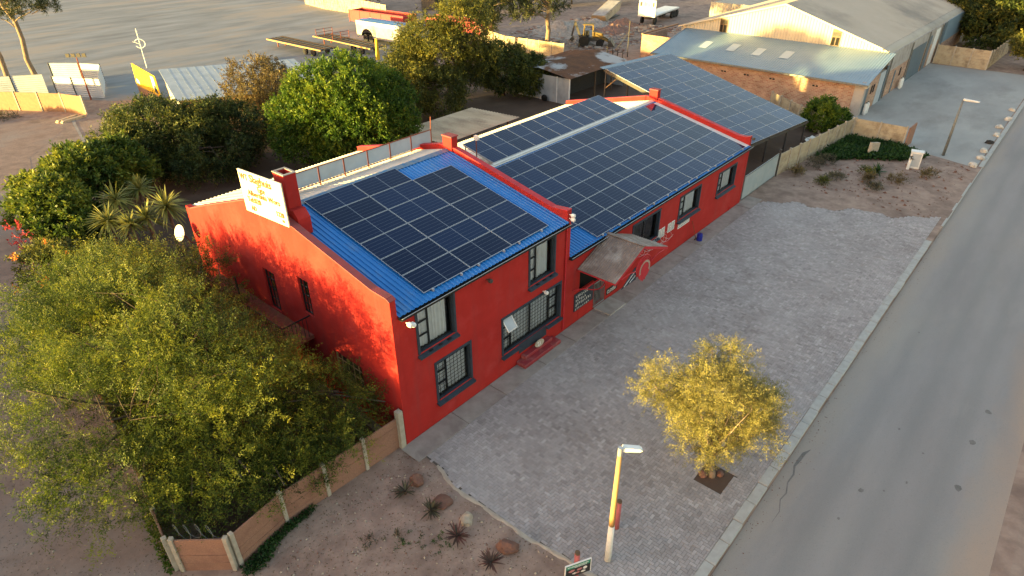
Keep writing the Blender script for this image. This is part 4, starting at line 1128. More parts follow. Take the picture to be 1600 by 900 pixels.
def tree(name, base, fork, lobes, label, cat, leaf, bark, twigs, per, ln, wd, tl, seed, r0=.18, nb=4, nt=30, group=None, **kw):
    """trunk from base to fork, a limb into every lobe, branchlets to twig points"""
    t = thing(name, base, 0, label, cat, group)
    me, P = crown(lobes, twigs, per, ln, wd, tl, M[leaf], seed, **kw)
    me.transform(Matrix.Translation(-Vector(base)))
    link_mesh('crown', me, t)
    rg = random.Random(seed); w = MB(); f = Vector(fork); b = Vector(base)
    limb(w, b-Vector((0, 0, .1)), f, r0, r0*.75, rg, .06, 5, 8)
    w.tube([b-Vector((0, 0, .05)), b+Vector((0, 0, .25))], [r0*1.5, r0], 8)
    for c, r, *_ in lobes:
        for k in range(nb):
            e = Vector(c)+Vector((rg.uniform(-.6, .6)*r[0], rg.uniform(-.6, .6)*r[1], rg.uniform(-.2, .6)*r[2]))
            pts = limb(w, f+Vector((rg.uniform(-.1, .1), rg.uniform(-.1, .1), -rg.uniform(0, .3))), e, r0*.45, r0*.12, rg, .10)
            for q in range(nt):
                p = Vector(P[rg.randrange(len(P))])
                s_ = pts[rg.randrange(2, len(pts))]
                if (p-s_).length < max(r)*.9: limb(w, s_, p, r0*.10, r0*.03, rg, .08, 3, 4)
    w.build('trunk', M[bark], t, world=True, smooth=True)
    return t

# --- the big feathery tree over the corner fence
tree('acacia_tree', (-4.9, 6.9, 0), (-4.8, 6.9, 1.9),
     [((-5.2, 8.0, 4.8), (2.6, 3.8, 1.5)), ((-4.6, 4.8, 4.8), (2.2, 2.7, 1.5)), ((-5.5, 11.5, 4.5), (2.4, 3.0, 1.4)), ((-.75, .8, 1.75), (.85, .9, .85), .9), ((-4.3, .6, 1.45), (1.4, .85, .75), .8), ((-2.4, .7, 1.6), (1.3, .9, .8), .8), ((-6.9, 2.1, 1.6), (1.2, 1.2, 1.0), .9), ((-3.0, 10.2, 3.5), (2.2, 4.0, 1.8)), ((-5.4, 10.2, 3.2), (3.0, 4.2, 1.9)), ((-7.2, 7.0, 2.9), (2.9, 3.6, 1.7)), ((-4.6, 5.2, 3.0), (2.8, 3.2, 1.9)), ((-3.0, 4.2, 3.2), (1.7, 2.6, 1.8), .6), ((-3.4, 7.4, 4.2), (1.5, 2.8, 1.3), .5), ((-3.6, 2.8, 4.3), (1.5, 1.9, .9), .5), ((-1.4, 2.2, 1.9), (1.25, 1.8, 1.3), .8), ((-5.7, 1.7, 1.6), (1.7, 1.3, 1.2), .9), ((-3.3, 1.5, 1.5), (1.7, 1.2, 1.15), .9), ((-2.2, 4.6, 2.0), (1.2, 2.0, 1.3), .4), ((-1.5, 10.2, 4.1), (1.0, 2.0, 1.1), .4), ((-3.3, 2.2, 1.9), (1.7, 1.7, 1.4)), ((-5.2, 2.8, 2.0), (2.0, 1.9, 1.5)), ((-8.0, 4.2, 2.2), (2.0, 2.2, 1.3)), ((-3.6, 13.6, 3.0), (2.6, 2.6, 1.7)), ((-6.6, 13.0, 2.4), (2.2, 2.6, 1.4))],
     'huge spreading feathery tree filling the fenced corner beside the red gable', 'tree', 'lf_acacia', 'bark', 23000, 25, .085, .025, .62, 11, r0=.2, nb=4, nt=26, gap=-.48, fill=.3, up=.12, spread=.55, lump=.35, clump=5, pin=.8, tipl=.35)
# --- the sunlit yellow-green tree in the paving
tree('pepper_tree', (6.02, -9.25, 0), (6.1, -9.05, 1.0),
     [((6.3, -8.7, 3.0), (1.45, 1.5, 1.2)), ((5.8, -7.3, 3.2), (1.1, 1.0, .85)), ((5.55, -8.6, 2.7), (.9, .95, .8)), ((7.4, -8.3, 3.85), (.9, .85, .9)), ((7.0, -9.6, 2.7), (1.3, 1.0, 1.0)), ((5.95, -7.0, 3.0), (.6, .5, .45)), ((6.6, -10.25, 1.9), (1.05, .75, .75)), ((6.1, -9.2, 1.65), (.95, .95, .7)), ((5.3, -8.9, 2.1), (.8, .8, .7)), ((7.9, -9.9, 2.4), (.7, .6, .6))],
     'sunlit yellow-green tree growing from a square pit in the paving', 'tree', 'lf_yellow', 'barkpale', 5800, 24, .064, .018, .46, 23, r0=.10, nb=3, nt=40, gap=-.2, fill=.2, up=.15, droop=.15, clump=4, pin=.7, tipl=.3, spread=.6, lump=.35)
# --- trees behind the building
tree('round_tree', (17.5, 25.0, 0), (17.5, 25.0, 1.6), [((17.0, 25.3, 3.9), (4.2, 4.8, 3.6)), ((15.0, 26.6, 3.0), (3.2, 3.4, 2.7)), ((16.6, 22.8, 2.8), (3.6, 3.2, 2.7))],
     'dense bright green round-headed tree behind the roof screen', 'tree', 'lf_green', 'bark', 14000, 9, .20, .095, .5, 31, r0=.25, nb=5, nt=6, gap=-.7, fill=.72, up=.3, lump=.22)
tree('gum_tree', (32.6, 30.2, 0), (32.5, 30.3, 2.2), [((31.5, 31.6, 5.0), (3.0, 3.4, 3.0)), ((33.8, 30.2, 6.6), (2.6, 2.6, 3.4)), ((34.8, 28.9, 3.6), (2.2, 2.2, 2.4)), ((29.8, 33.0, 4.2), (2.0, 2.4, 2.2)), ((29.6, 29.4, 2.3), (2.6, 2.6, 2.1)), ((27.0, 31.0, 2.8), (2.6, 2.8, 2.4))],
     'tall loose olive-gold tree behind the round green tree', 'tree', 'lf_gum', 'barkpale', 14000, 10, .19, .075, .65, 37, r0=.24, nb=5, nt=10, gap=-.35, fill=.45, up=.1, droop=.2, lump=.35)
tree('dark_tree', (38.6, 29.6, 0), (38.6, 29.6, 1.2), [((38.6, 29.2, 2.5), (2.4, 3.0, 2.4)), ((40.2, 27.4, 2.0), (1.8, 1.8, 1.9))],
     'low dark green tree beside the rusty shed', 'tree', 'lf_dark', 'bark', 3600, 9, .24, .10, .5, 41, r0=.16, nb=3, nt=5, gap=-.6, fill=.6, droop=.25)
tree('olive_bush', (17.6, 37.5, 0), (17.6, 37.5, .9), [((17.4, 38.2, 2.9), (2.7, 3.4, 2.6)), ((17.0, 35.2, 1.6), (2.0, 2.2, 1.5)), ((19.4, 39.2, 3.0), (1.8, 1.9, 1.9))],
     'dry brownish-olive bushy tree left of the round green tree', 'tree', 'lf_olive', 'bark', 4200, 9, .2, .07, .5, 43, r0=.14, nb=4, nt=8, gap=-.5, fill=.45)
tree('spreading_tree', (7.6, 34.0, 0), (7.6, 34.0, 1.2), [((7.2, 34.6, 2.6), (3.4, 4.4, 2.5)), ((10.6, 32.6, 2.4), (2.8, 3.2, 2.4)), ((4.8, 34.2, 2.0), (2.6, 3.0, 2.0)), ((8.2, 30.2, 1.8), (2.6, 2.4, 1.8))],
     'broad dark green tree between the yellow sign and the roof sign', 'tree', 'lf_dark', 'bark', 12500, 9, .18, .08, .55, 47, r0=.22, nb=4, nt=6, gap=-.32, fill=.5, lump=.4)
tree('magnolia_shrub', (-1.2, 27.0, 0), (-1.2, 27.0, .7), [((-2.2, 27.6, 2.2), (1.8, 2.8, 2.0)), ((.2, 29.4, 2.6), (2.2, 2.4, 2.2)), ((-2.6, 24.8, 1.5), (1.5, 1.9, 1.5)), ((2.4, 30.6, 2.6), (1.8, 2.0, 2.0)), ((-2.4, 30.5, 2.6), (.8, .9, .8)), ((-3.4, 28.9, 2.0), (.9, 1.0, .8)), ((.2, 31.4, 3.4), (.8, .9, .9))],
     'glossy knobbly-headed shrub beside the dirt lane at far left', 'shrub', 'lf_shrub', 'bark', 5200, 10, .26, .12, .45, 53, r0=.14, nb=3, nt=8, gap=-.5, fill=.62, up=.4, lump=.35)
bg_ = tree('flowering_hedge', (-4.0, 19.4, 0), (-4.0, 19.4, .5), [((-4.4, 21.2, 1.3), (1.5, 3.0, 1.3)), ((-4.8, 17.0, 1.1), (1.5, 2.4, 1.1)), ((-2.6, 18.6, 1.4), (1.6, 2.6, 1.4))],
     'low hedge with orange blossoms between the dirt lane and the yuccas', 'hedge', 'lf_gum', 'bark', 3000, 9, .16, .07, .4, 59, r0=.08, nb=3, nt=5, gap=-.55, fill=.6)
me, P = crown([((-4.9, 20.6, 1.5), (1.5, 3.2, 1.3)), ((-5.2, 16.8, 1.2), (1.4, 2.0, 1.1)), ((-4.2, 22.6, 1.2), (1.0, 1.4, 1.3))], 44, 9, .10, .08, .3, M['fl_orange'], 61, gap=.12, fill=.92, name='blossoms')
me.transform(Matrix.Translation((4.0, -19.4, 0))); link_mesh('blossoms', me, bg_)
fl = thing('red_flower_shrub', (-3.9, 25.8, 0), 0, 'thin red-flowered sprays at the lane edge by the glossy shrub', 'shrub')
me, P = crown([((-4.0, 25.6, 1.5), (.9, 1.6, 1.2))], 60, 8, .14, .08, .45, M['fl_red'], 67, gap=.15, fill=.7, name='sprays'); me.transform(Matrix.Translation((3.9, -25.8, 0))); link_mesh('sprays', me, fl)
w = MB()
for i in range(8): limb(w, (-3.9, 25.8, 0), Vector(P[i*3]), .02, .006, random.Random(i), .1, 3, 4)
w.build('stems', M['bark'], fl, world=True)
# --- smaller growth on the right
tree('corner_bush', (47.6, 1.2, 0), (47.6, 1.2, .3), [((47.7, 1.5, 1.25), (1.25, 1.2, 1.3)), ((48.8, .4, .8), (1.0, .9, .8))], 'rounded green bush in front of the brick wall by the carport', 'bush', 'lf_green', 'bark', 1800, 8, .2, .09, .35, 71, r0=.06, nb=2, nt=4, gap=-.7, fill=.65)
tree('street_tree', (97.5, -4.0, 0), (97.5, -4.0, 1.6), [((97.5, -3.6, 3.8), (4.6, 4.4, 3.6)), ((101, -6.0, 3.6), (4, 4, 3.4)), ((93.8, -3.4, 2.4), (2.6, 2.4, 2.2)), ((99, 1.0, 4.0), (4, 4, 3.5))], 'large dark tree beyond the warehouse end', 'tree', 'lf_dark', 'bark', 6500, 8, .4, .17, .8, 73, r0=.25, nb=3, nt=4, gap=-.6, fill=.6)
tree('verge_tree', (84.5, -9.0, 0), (84.4, -9.0, 1.3), [((84.4, -9.0, 2.7), (2.2, 1.8, 1.5)), ((86.2, -9.6, 2.4), (2.0, 1.6, 1.3))], 'small light green tree at the kerb beyond the concrete wall', 'tree', 'lf_gum', 'bark', 1800, 8, .26, .10, .5, 79, r0=.12, nb=3, nt=6, gap=-.5, fill=.5)
# --- pines
def pine(base, h, label, seed, tufts, lean=(0, 0), zc=.55, r0=.28, sc=1.0, group='tall pines'):
    t = thing('pine_tree', base, 0, label, 'pine tree', group); rg = random.Random(seed); b = Vector(base); w = MB()
    tip = b+Vector((lean[0], lean[1], h))
    tr_ = limb(w, b, tip, r0, r0*.4, rg, .006, 8, 8)
    lob = []
    for i in range(tufts):
        k = zc+(1-zc)*i/tufts; p = b+(tip-b)*k; a = rg.uniform(0, 6.28); L = sc*rg.uniform(1.6, 3.4)*(1.15-.5*(k-zc))
        e = p+Vector((math.cos(a)*L, math.sin(a)*L, rg.uniform(.1, .9)*L*.6)); limb(w, p, e, r0*.25, r0*.06, rg, .1, 5, 5)
        lob.append((tuple(e), (.9*sc, .9*sc, .55*sc)))
        for q in range(4):
            e2 = e+Vector((rg.uniform(-1, 1), rg.uniform(-1, 1), rg.uniform(-.3, .6)))*sc*.9; limb(w, p+(e-p)*rg.uniform(.4, .8), e2, r0*.1, r0*.03, rg, .1, 3, 4)
    w.build('trunk', M['barkpale'], t, world=True, smooth=True)
    me, P = crown(lob, 95*tufts, 9, .26*sc, .05*sc, .4*sc, M['lf_pine'], seed, gap=-.5, fill=.3, up=.3)
    me.transform(Matrix.Translation(-b)); link_mesh('crown', me, t)
    return t
pine((8.5, 67.2, 0), 14, 'tall leaning pine, right one of the pair at far left behind the orange fence', 83, 22, (-.6, 1.0), .46)
pine((6.6, 68.8, 0), 14.5, 'tall leaning pine, left one of the pair cut by the picture edge', 84, 20, (-1.5, 1.5), .5)
pine((56.7, 38.2, 0), 11, 'bare-trunked pine behind the rusty shed by the concrete wall', 85, 30, (.3, 0), .36, .34, 1.6)
pine((50.5, 44.0, 0), 10, 'bushy pine left of the bare-trunked pine', 86, 24, (.3, 0), .28, .25, 1.4)

# --- yuccas: heads of sword leaves on stems
def rosette(c, n, L, w, seed, lo=-.35, droop=.35):
    rg = np.random.default_rng(seed); V = []; F = []; T = []
    for i in range(n):
        a = rg.uniform(0, 6.283); e = math.asin(rg.uniform(lo, .98)); d = np.array([math.cos(a)*math.cos(e), math.sin(a)*math.cos(e), math.sin(e)])
        s = np.array([-math.sin(a), math.cos(a), 0]); l = L*rg.uniform(.75, 1.15); tn = np.clip(rg.normal(.5, .22), 0, 1); b = len(V)
        for t, ww in ((0.05, .6), (.45, 1.0), (.8, .6), (1.0, .06)):
            p = np.array(c)+d*l*t+np.array([0, 0, -droop*l*t*t*math.cos(e)])
            V += [tuple(p-s*w*ww/2), tuple(p+s*w*ww/2)]
        for k in range(3): F.append((b+2*k, b+2*k+1, b+2*k+3, b+2*k+2)); T.append(tn)
    return V, F, T
def rosette_obj(name, c, n, L, w, seed, m, parent, **kw):
    V, F, T = rosette((0, 0, 0), n, L, w, seed, **kw); me = bpy.data.meshes.new(name); me.from_pydata(V, [], F); me.materials.append(m); tone_attr(me, T); me.update()
    return link_mesh(name, me, parent, c)
ylab = ['yucca with the lowest spiky head, leftmost of the clump behind the gable', 'yucca with upright pale head, second from left in the clump', 'tallest yucca of the clump, its head highest', 'yucca with the flower stalk at the right of the clump', 'small yucca low in the middle of the clump', 'yucca in shade nearest the satellite dish']
for i, (x, y, h, L) in enumerate(((-1.15, 22.6, 2.6, 1.3), (.0, 24.4, 2.9, 1.25), (1.5, 24.9, 2.95, 1.1), (1.5, 21.4, 2.9, 1.35), (-.5, 21.4, 2.5, .9), (.4, 21.6, 2.5, 1.15))):
    t = thing('yucca', (x, y, 0), 0, ylab[i], 'yucca', 'yuccas behind the gable')
    MB().tube([(0, 0, 0), (.06, .03, h*.5), (0, 0, h)], [.13, .10, .08], 7).build('stem', M['barkpale'], t)
    rosette_obj('leaf_head', (0, 0, h), 110, L, .10, 90+i, M['lf_yucca'], t)
    if i == 3: MB().tube([(0, 0, h), (.05, 0, h+.9)], [.05, .02], 6).build('flower_stalk', M['lf_dry'], t)
# --- aloes in the sandy bed
alab = ['dark spiky aloe beside the rounded brown rock near the fence', 'greyish aloe beside the flat brown rock', 'red-leaved aloe just below the pale stone', 'red-tipped aloe left of the large red rock, nearest the sign', ]
for i, (x, y, s) in enumerate(((-1.53, -1.70, 1.0), (-1.50, -2.95, 1.0), (-1.62, -4.30, 1.05), (-1.62, -5.75, 1.0))):
    t = thing('aloe', (x, y, 0), 0, alab[i], 'aloe', 'aloes in the sandy bed')
    rosette_obj('leaf_rosette', (0, 0, .12), 34, .46*s, .06, 120+i, M['lf_aloe'] if i > 1 else M['lf_dry'], t, lo=.05, droop=.15)
    MB().tube([(0, 0, -.02), (0, 0, .16)], [.06, .04], 6).build('stem', M['bark'], t)
for i, (x, y, s, lf, lab) in enumerate(((-3.55, -2.35, .7, 'lf_dry', 'tiny dry tuft in the sand left of the aloes'), (-2.75, -3.35, 1.0, 'lf_weed', 'patch of low weeds in the middle of the sandy bed'), (-2.1, -4.05, .9, 'lf_weed', 'bright weed patch beside the red-leaved aloe'), (-2.95, -2.75, .6, 'lf_dry', 'small dry sprig above the weed patch'))):
    t = thing('weed_tuft', (x, y, 0), 0, lab, 'weed', 'weeds in the sandy bed')
    me, P = crown([((0, 0, .06), (.42*s, .42*s, .14*s))], 36, 6, .08, .022, .14, M[lf], 140+i, gap=-.3, fill=.1, low=-.1); link_mesh('leaves', me, t)
# --- ground cover along the fence foot and bed by the far wall
def patch(name, poly, n, h, m, seed, ln, wd, label, cat):
    rg = np.random.default_rng(seed); pts = []; poly = np.array(poly); lo, hi = poly.min(0), poly.max(0)
    def inside(p):
        c = False; j = len(poly)-1
        for i in range(len(poly)):
            if (poly[i][1] > p[1]) != (poly[j][1] > p[1]) and p[0] < (poly[j][0]-poly[i][0])*(p[1]-poly[i][1])/(poly[j][1]-poly[i][1])+poly[i][0]: c = not c
            j = i
        return c
    while len(pts) < n:
        p = rg.uniform(lo, hi)
        if inside(p): pts.append(p)
    P = np.array(pts); Z = h*(.35+.65*rg.uniform(0, 1, n))*(.75+.35*wob(np.c_[P, 0*P[:, 0]], 2.2, seed)); pos = np.c_[P, Z]
    me = leaves_mesh(name, pos, rg.normal(size=(n, 3))+[0, 0, .4], rg.normal(size=(n, 3))+[0, 0, 1.], ln*rg.uniform(.6, 1.3, n), wd*rg.uniform(.6, 1.3, n), .5+.35*wob(pos, 1.5, seed+1)+rg.normal(0, .12, n), M[m])
    o = link_mesh(name, me); return tag(o, label, cat, kind='stuff')
patch('creeper', [(-6.75, -.55), (-6.1, -.62), (-5.2, -.1), (-3.9, .0), (-3.9, .22), (-5.3, .18), (-6.7, -.12)], 1300, .20, 'lf_weed', 150, .11, .06, 'green creeper along the foot of the brown corner fence', 'creeper')
patch('creeper', [(-8.25, 1.2), (-7.95, 1.35), (-7.7, 2.6), (-7.5, 4.4), (-7.75, 4.5), (-8.1, 2.8)], 900, .5, 'lf_green', 151, .11, .06, 'green creeper climbing the lane side of the corner fence', 'creeper')
patch('ground_cover', [(40.2, -.9), (47.2, -1.5), (47.2, -5.0), (45.8, -7.4), (43.8, -5.9), (42.2, -3.4), (40.6, -2.0)], 9000, .42, 'lf_weed', 152, .30, .14, 'dense dark green ground cover inside the concrete wall corner', 'ground cover')
for i, (x, y, s, lf, lab) in enumerate(((38.6, -1.6, 1.3, 'lf_dry', 'grey scrub at the foot of the long concrete wall'), (40.0, -1.9, 1.1, 'lf_dry', 'grey scrub patch next to the dark ground cover'), (36.2, -1.0, .8, 'lf_olive', 'small dry shrub by the gate post'), (37.0, -3.4, .8, 'lf_dry', 'low sprawling dry plant in the sand strip'), (39.4, -4.9, .9, 'lf_gum', 'yellow-green low plant in the sand strip'), (38.0, -5.6, .9, 'lf_olive', 'brown low plant in the middle of the sand strip'), (36.8, -6.1, .8, 'lf_dry', 'dry tuft nearest the paving in the sand strip'), (39.2, -6.8, 1.0, 'lf_olive', 'dead brown brush towards the road in the sand strip'), (41.8, -8.3, .9, 'lf_olive', 'brown brush behind the white post'), (35.6, -3.0, .5, 'lf_gum', 'tiny tuft at the paving edge'))):
    t = thing('scrub_plant', (x, y, 0), 0, lab, 'plant', 'scrub in the sand strip')
    me, P = crown([((0, 0, .18), (.65*s, .55*s, .26*s))], 90, 7, .20, .04, .3, M[lf], 160+i, gap=-.35, fill=.15, low=-.05); link_mesh('leaves', me, t)
t = thing('agave', (40.3, -5.4, 0), 0, 'spiky green agave in the middle of the sand strip', 'agave'); rosette_obj('leaf_rosette', (0, 0, .1), 40, .75, .10, 180, M['lf_weed'], t, lo=.05, droop=.2)
# --- rocks
def rock(c, r, m, label, seed, group=None):
    bm = bmesh.new(); bmesh.ops.create_icosphere(bm, subdivisions=3, radius=1.0)
    for v in bm.verts:
        p = v.co.copy(); k = 1+.35*noise.noise(p*1.1+Vector((seed*3.1, seed, 0)))+.10*noise.noise(p*3.3+Vector((seed, 0, seed)))
        v.co = Vector((p.x*r[0]*k, p.y*r[1]*k, max(p.z*r[2]*k, -.35*r[2])))
    me = bpy.data.meshes.new('rock'); bm.to_mesh(me); bm.free(); me.materials.append(m)
    o = link_mesh('rock', me, None, (c[0], c[1], .3*r[2])); o.rotation_euler = (0, 0, seed*1.3)
    return tag(o, label, 'rock', group)
rock((-.95, -1.62), (.27, .24, .24), M['rock'], 'rounded brown rock nearest the red wall in the sandy bed', 1, 'rocks in the sandy bed')
rock((-.98, -2.95), (.36, .30, .16), M['rock'], 'flat dark brown rock half buried beside the greyish aloe', 2, 'rocks in the sandy bed')
rock((-.95, -4.05), (.26, .22, .18), M['rockpale'], 'pale cream stone above the red-leaved aloe', 3, 'rocks in the sandy bed')
rock((-.85, -5.75), (.36, .25, .24), M['rock'], 'large upright red-brown rock at the paving edge', 4, 'rocks in the sandy bed')
rock((5.85, -9.0), (.17, .15, .13), M['rock'], 'brown stone left of the trunk in the tree pit', 5, 'stones in the tree pit')
rock((6.28, -9.02), (.17, .16, .13), M['rock'], 'brown stone behind the trunk in the tree pit', 6, 'stones in the tree pit')
rock((6.25, -9.45), (.12, .12, .12), M['rock'], 'small rounded stone right of the trunk in the tree pit', 7, 'stones in the tree pit')
sheet('tree_pit', [(5.45, -9.85), (6.55, -9.85), (6.55, -8.85), (5.45, -8.85)], .010, M['soil'])
krl = ['first limewashed kerb stone, nearest the sand strip', 'second limewashed kerb stone counting from the sand strip', 'third kerb stone from the sand strip', 'dark kerb stone, fourth from the sand strip', 'fifth kerb stone from the sand strip', 'sixth kerb stone from the sand strip', 'seventh kerb stone from the sand strip', 'eighth kerb stone, last one in view by the road']
for i, x in enumerate((46.3, 48.4, 50.4, 53.0, 55.6, 58.2, 61.4, 65.0)):
    rock((x, -10.45+.1*math.sin(x)), (.32, .26, .22), M['rubber'] if i == 3 else M['rockwhite'], krl[i], 20+i, 'kerb rocks before the warehouse')


# loose stones, twigs and leaf litter lying on the bare ground
def scatter(name, n, seed, poly_fn, smin, smax, m, label, flat=.6):
    rg = np.random.default_rng(seed); V = []; F = []
    while len(V) < n*6:
        x, y = poly_fn(rg); s = smin+(smax-smin)*rg.uniform()**3; a = rg.uniform(0, 6.28); b = len(V)
        c, d = math.cos(a)*s, math.sin(a)*s; e = rg.uniform(.5, 1.0)
        V += [(x+c, y+d, .01), (x-d*e, y+c*e, .01), (x-c, y-d, .01), (x+d*e, y-c*e, .01), (x, y, .01+s*flat*rg.uniform(.6, 1.3)), (x, y, -.01)]
        F += [(b, b+1, b+4), (b+1, b+2, b+4), (b+2, b+3, b+4), (b+3, b, b+4)]
    me = bpy.data.meshes.new(name); me.from_pydata(V, [], F); me.materials.append(m); me.update()
    return tag(link_mesh(name, me), label, name.replace('_', ' '), kind='stuff')
bed = lambda rg: (rg.uniform(-7, -.25), rg.uniform(-9.5, -.2))
lanef = lambda rg: (rg.uniform(-12, -8.3), rg.uniform(-4, 18))
strip = lambda rg: (rg.uniform(34, 46), rg.uniform(-10.4, -1.2))
scatter('pebbles', 900, 1, bed, .008, .06, M['rockpale'], 'pale pebbles strewn over the sandy bed'); scatter('pebbles', 700, 2, bed, .008, .045, M['rock'], 'dark pebbles strewn over the sandy bed')
scatter('pebbles', 900, 3, lanef, .01, .06, M['rockpale'], 'pebbles strewn over the dirt lane'); scatter('pebbles', 500, 4, strip, .03, .16, M['rock'], 'stones strewn over the sand strip')
scatter('pebbles', 500, 6, lambda rg: (rg.uniform(0, 34), -10.98-abs(rg.normal(0, .35))), .008, .03, M['rock'], 'grit along the road gutter').location.z = -.135
lt_ = np.random.default_rng(9); n = 2600; xy = np.c_[lt_.uniform(-7.5, .2, n), lt_.uniform(-7.5, .1, n)]; xy = np.r_[xy, np.c_[lt_.uniform(-11.5, -7.6, n), lt_.uniform(0, 16, n)]]
pos = np.c_[xy, np.full(len(xy), .012)]; me = leaves_mesh('leaf_litter', pos, lt_.normal(size=pos.shape)*[1, 1, .1], np.tile([0, 0, 1.], (len(pos), 1))+lt_.normal(size=pos.shape)*.2, .06*lt_.uniform(.5, 1.5, len(pos)), .02*lt_.uniform(.5, 1.5, len(pos)), lt_.uniform(0, .7, len(pos)), M['lf_olive'])
tag(link_mesh('leaf_litter', me), 'dry leaf litter on the sand under and beside the big tree', 'leaf litter', kind='stuff')

# ================================================================ FENCES, WALLS AND GATES
def precast(name, pts, h, label, pm, qm, n_plank=5, cat='wall', bay=1.5, group=None, cap=False, posts_ends=(1, 1)):
    """precast wall: posts and planks as parts along a polyline"""
    t = thing(name, (pts[0][0], pts[0][1], 0), 0, label, cat, group)
    rg = random.Random(len(label))
    for si, (a, b) in enumerate(zip(pts[:-1], pts[1:])):
        a = Vector((*a, 0)); b = Vector((*b, 0)); d = b-a; n = max(1, round(d.length/bay)); u = d.normalized(); nn = Vector((-u.y, u.x, 0))
        Mx = Matrix((u, nn, Vector((0, 0, 1)))).transposed().to_4x4()
        for i in range(n+1):
            if i == 0 and (si > 0 or not posts_ends[0]): continue
            Mx.translation = a+d*(i/n); o_ = MB(); o_.box(-.065, .065, -.075, .075, 0, h+.08, Mx); o_.build('post', qm, t, world=True, bevel=.012)
        for i in range(n):
            Mx.translation = a+d*(i/n)
            for k in range(n_plank):
                z0, z1_ = h*k/n_plank, h*(k+1)/n_plank-.012; w = d.length/n
                j = rg.uniform(-.008, .008)
                MB().box(.067, w-.067, -.024+j, .024+j, z0, z1_, Mx).build('plank', pm, t, world=True)
    return t
# brown fence round the big tree
precast('corner_fence', [(-7.86, 1.18), (-6.80, .02)], 1.42, 'short brown precast panel closing the corner under the big tree', M['brown'], M['precastpost'], 4, 'fence', 1.6)
precast('front_fence', [(-6.62, .02), (-4.85, .30), (-.12, .12)], 1.42, 'brown precast fence running from the corner to the red wall', M['brown'], M['precastpost'], 4, 'fence', 1.6)
precast('lane_fence', [(-7.98, 1.36), (-7.45, 4.2), (-6.8, 9.0), (-6.3, 13.5)], 1.42, 'brown precast fence along the dirt lane under the big tree', M['brown'], M['precastpost'], 4, 'fence', 1.6)
coil('razor_wire', (-7.7, 1.25, 1.58), (-6.85, .25, 1.58), .26, 4, M['greysteel'], 'loops of razor wire on top of the short corner panel', 'wire')
# wall post beside the gable corner
solid('gate_pillar', MB().box(-.26, -.05, -.06, .16, 0, 1.75), M['precastpost'], 'tall concrete post against the red front corner', 'post')
# right-hand precast walls and grey gate
precast('long_wall', [(35.05, .02), (47.3, -1.3)], 1.62, 'cream precast wall running from the grey gate to the wall corner', M['precast'], M['precastpost'], 5, 'wall', 1.55)
precast('cross_wall', [(47.42, -1.45), (47.5, -5.25)], 1.62, 'cream precast wall across the front of the green ground cover', M['precast'], M['precastpost'], 5, 'wall', 1.8)
solid('end_slab', MB().prism([(47.6, -5.36, 0), (49.0, -5.5, 0), (49.0, -5.5, 1.7), (47.6, -5.36, 1.55)], (0, -.09, 0)), M['brown'], 'brown end panel sticking out of the cross wall', 'panel')
precast('rear_wall_run', [(46.8, 1.0), (51.5, 7.2)], 1.5, 'cream precast wall at the foot of the brick wall behind the carport', M['precast'], M['precastpost'], 4, 'wall', 1.6)
precast('apron_end_wall', [(82.3, -.2), (82.0, -5.6)], 2.1, 'cream precast wall across the far end of the concrete apron', M['precast'], M['precastpost'], 6, 'wall', 1.8)
precast('apron_side_wall', [(82.0, -5.6), (94, -6.0)], 1.9, 'cream precast wall going away beside the far trees', M['precast'], M['precastpost'], 5, 'wall', 1.8)
gt = thing('metal_gate', (29.2, .05, 0), 0, 'grey sheet metal gate between the red building and the precast wall', 'gate')
MB().box(0, 5.62, -.02, .02, .06, 1.72).build('sheet', M['greygate'], gt)
for z in (.08, 1.70): MB().box(-.02, 5.64, -.045, -.0215, z-.03, z+.03).build('rail', M['greysteel'], gt)
for x in (0, 1.9, 3.8, 5.6): MB().box(x-.025, x+.025, .021, .06, .05, 1.74).build('stile', M['greysteel'], gt)
solid('gate_post', MB().box(34.88, 34.98, -.05, .12, 0, 2.0), M['steel'], 'dark steel post between the grey gate and the precast wall', 'post')

# ================================================================ STREET FURNITURE
def pole_mesh(h, r0, r1, z0=0, sides=12): return MB().tube([(0, 0, z0), (0, 0, (z0+h)/2), (0, 0, h)], [r0, (r0+r1)/2, r1], sides)
sl = thing('street_lamp', (.84, -8.36, .02), 0, 'timber street lamp with white painted foot on the paving', 'street lamp', 'street lamps')
pole_mesh(1.62, .105, .096).build('painted_foot', M['polewhite'], sl, smooth=True)
MB().tube([(0, 0, 1.60), (0, 0, 3.0), (0, 0, 4.55)], [.09, .08, .068], 12).build('pole', M['timber'], sl, smooth=True)
MB().tube([(0, 0, 4.5), (0, 0, 4.78)], .07, 10).build('bracket', M['alu'], sl)
b = MB(); b.prism([(.02, -.05, 4.66), (.07, -.08, 4.61), (.34, -.40, 4.60), (.40, -.46, 4.64), (.34, -.40, 4.71), (.05, -.06, 4.76)], (.12, .10, 0)); b.build('lamp_head', M['white'], sl)
b = MB(); b.prism([(.16, -.18, 4.56), (.33, -.38, 4.56), (.35, -.40, 4.599), (.14, -.16, 4.599)], (.10, .085, 0)); b.build('lens', M['slate'], sl)
sl2 = thing('street_lamp', (47.5, -8.2, 0), 0, 'tall grey steel street lamp beside the concrete apron', 'street lamp', 'street lamps')
pole_mesh(4.25, .11, .07).build('pole', M['greysteel'], sl2, smooth=True)
b = MB(); b.prism([(0, 0, 4.25), (.05, -.1, 4.2), (.05, -1.0, 4.24), (.05, -1.05, 4.29), (0, 0, 4.36)], (.2, 0, 0)); b.build('lamp_head', M['white'], sl2)
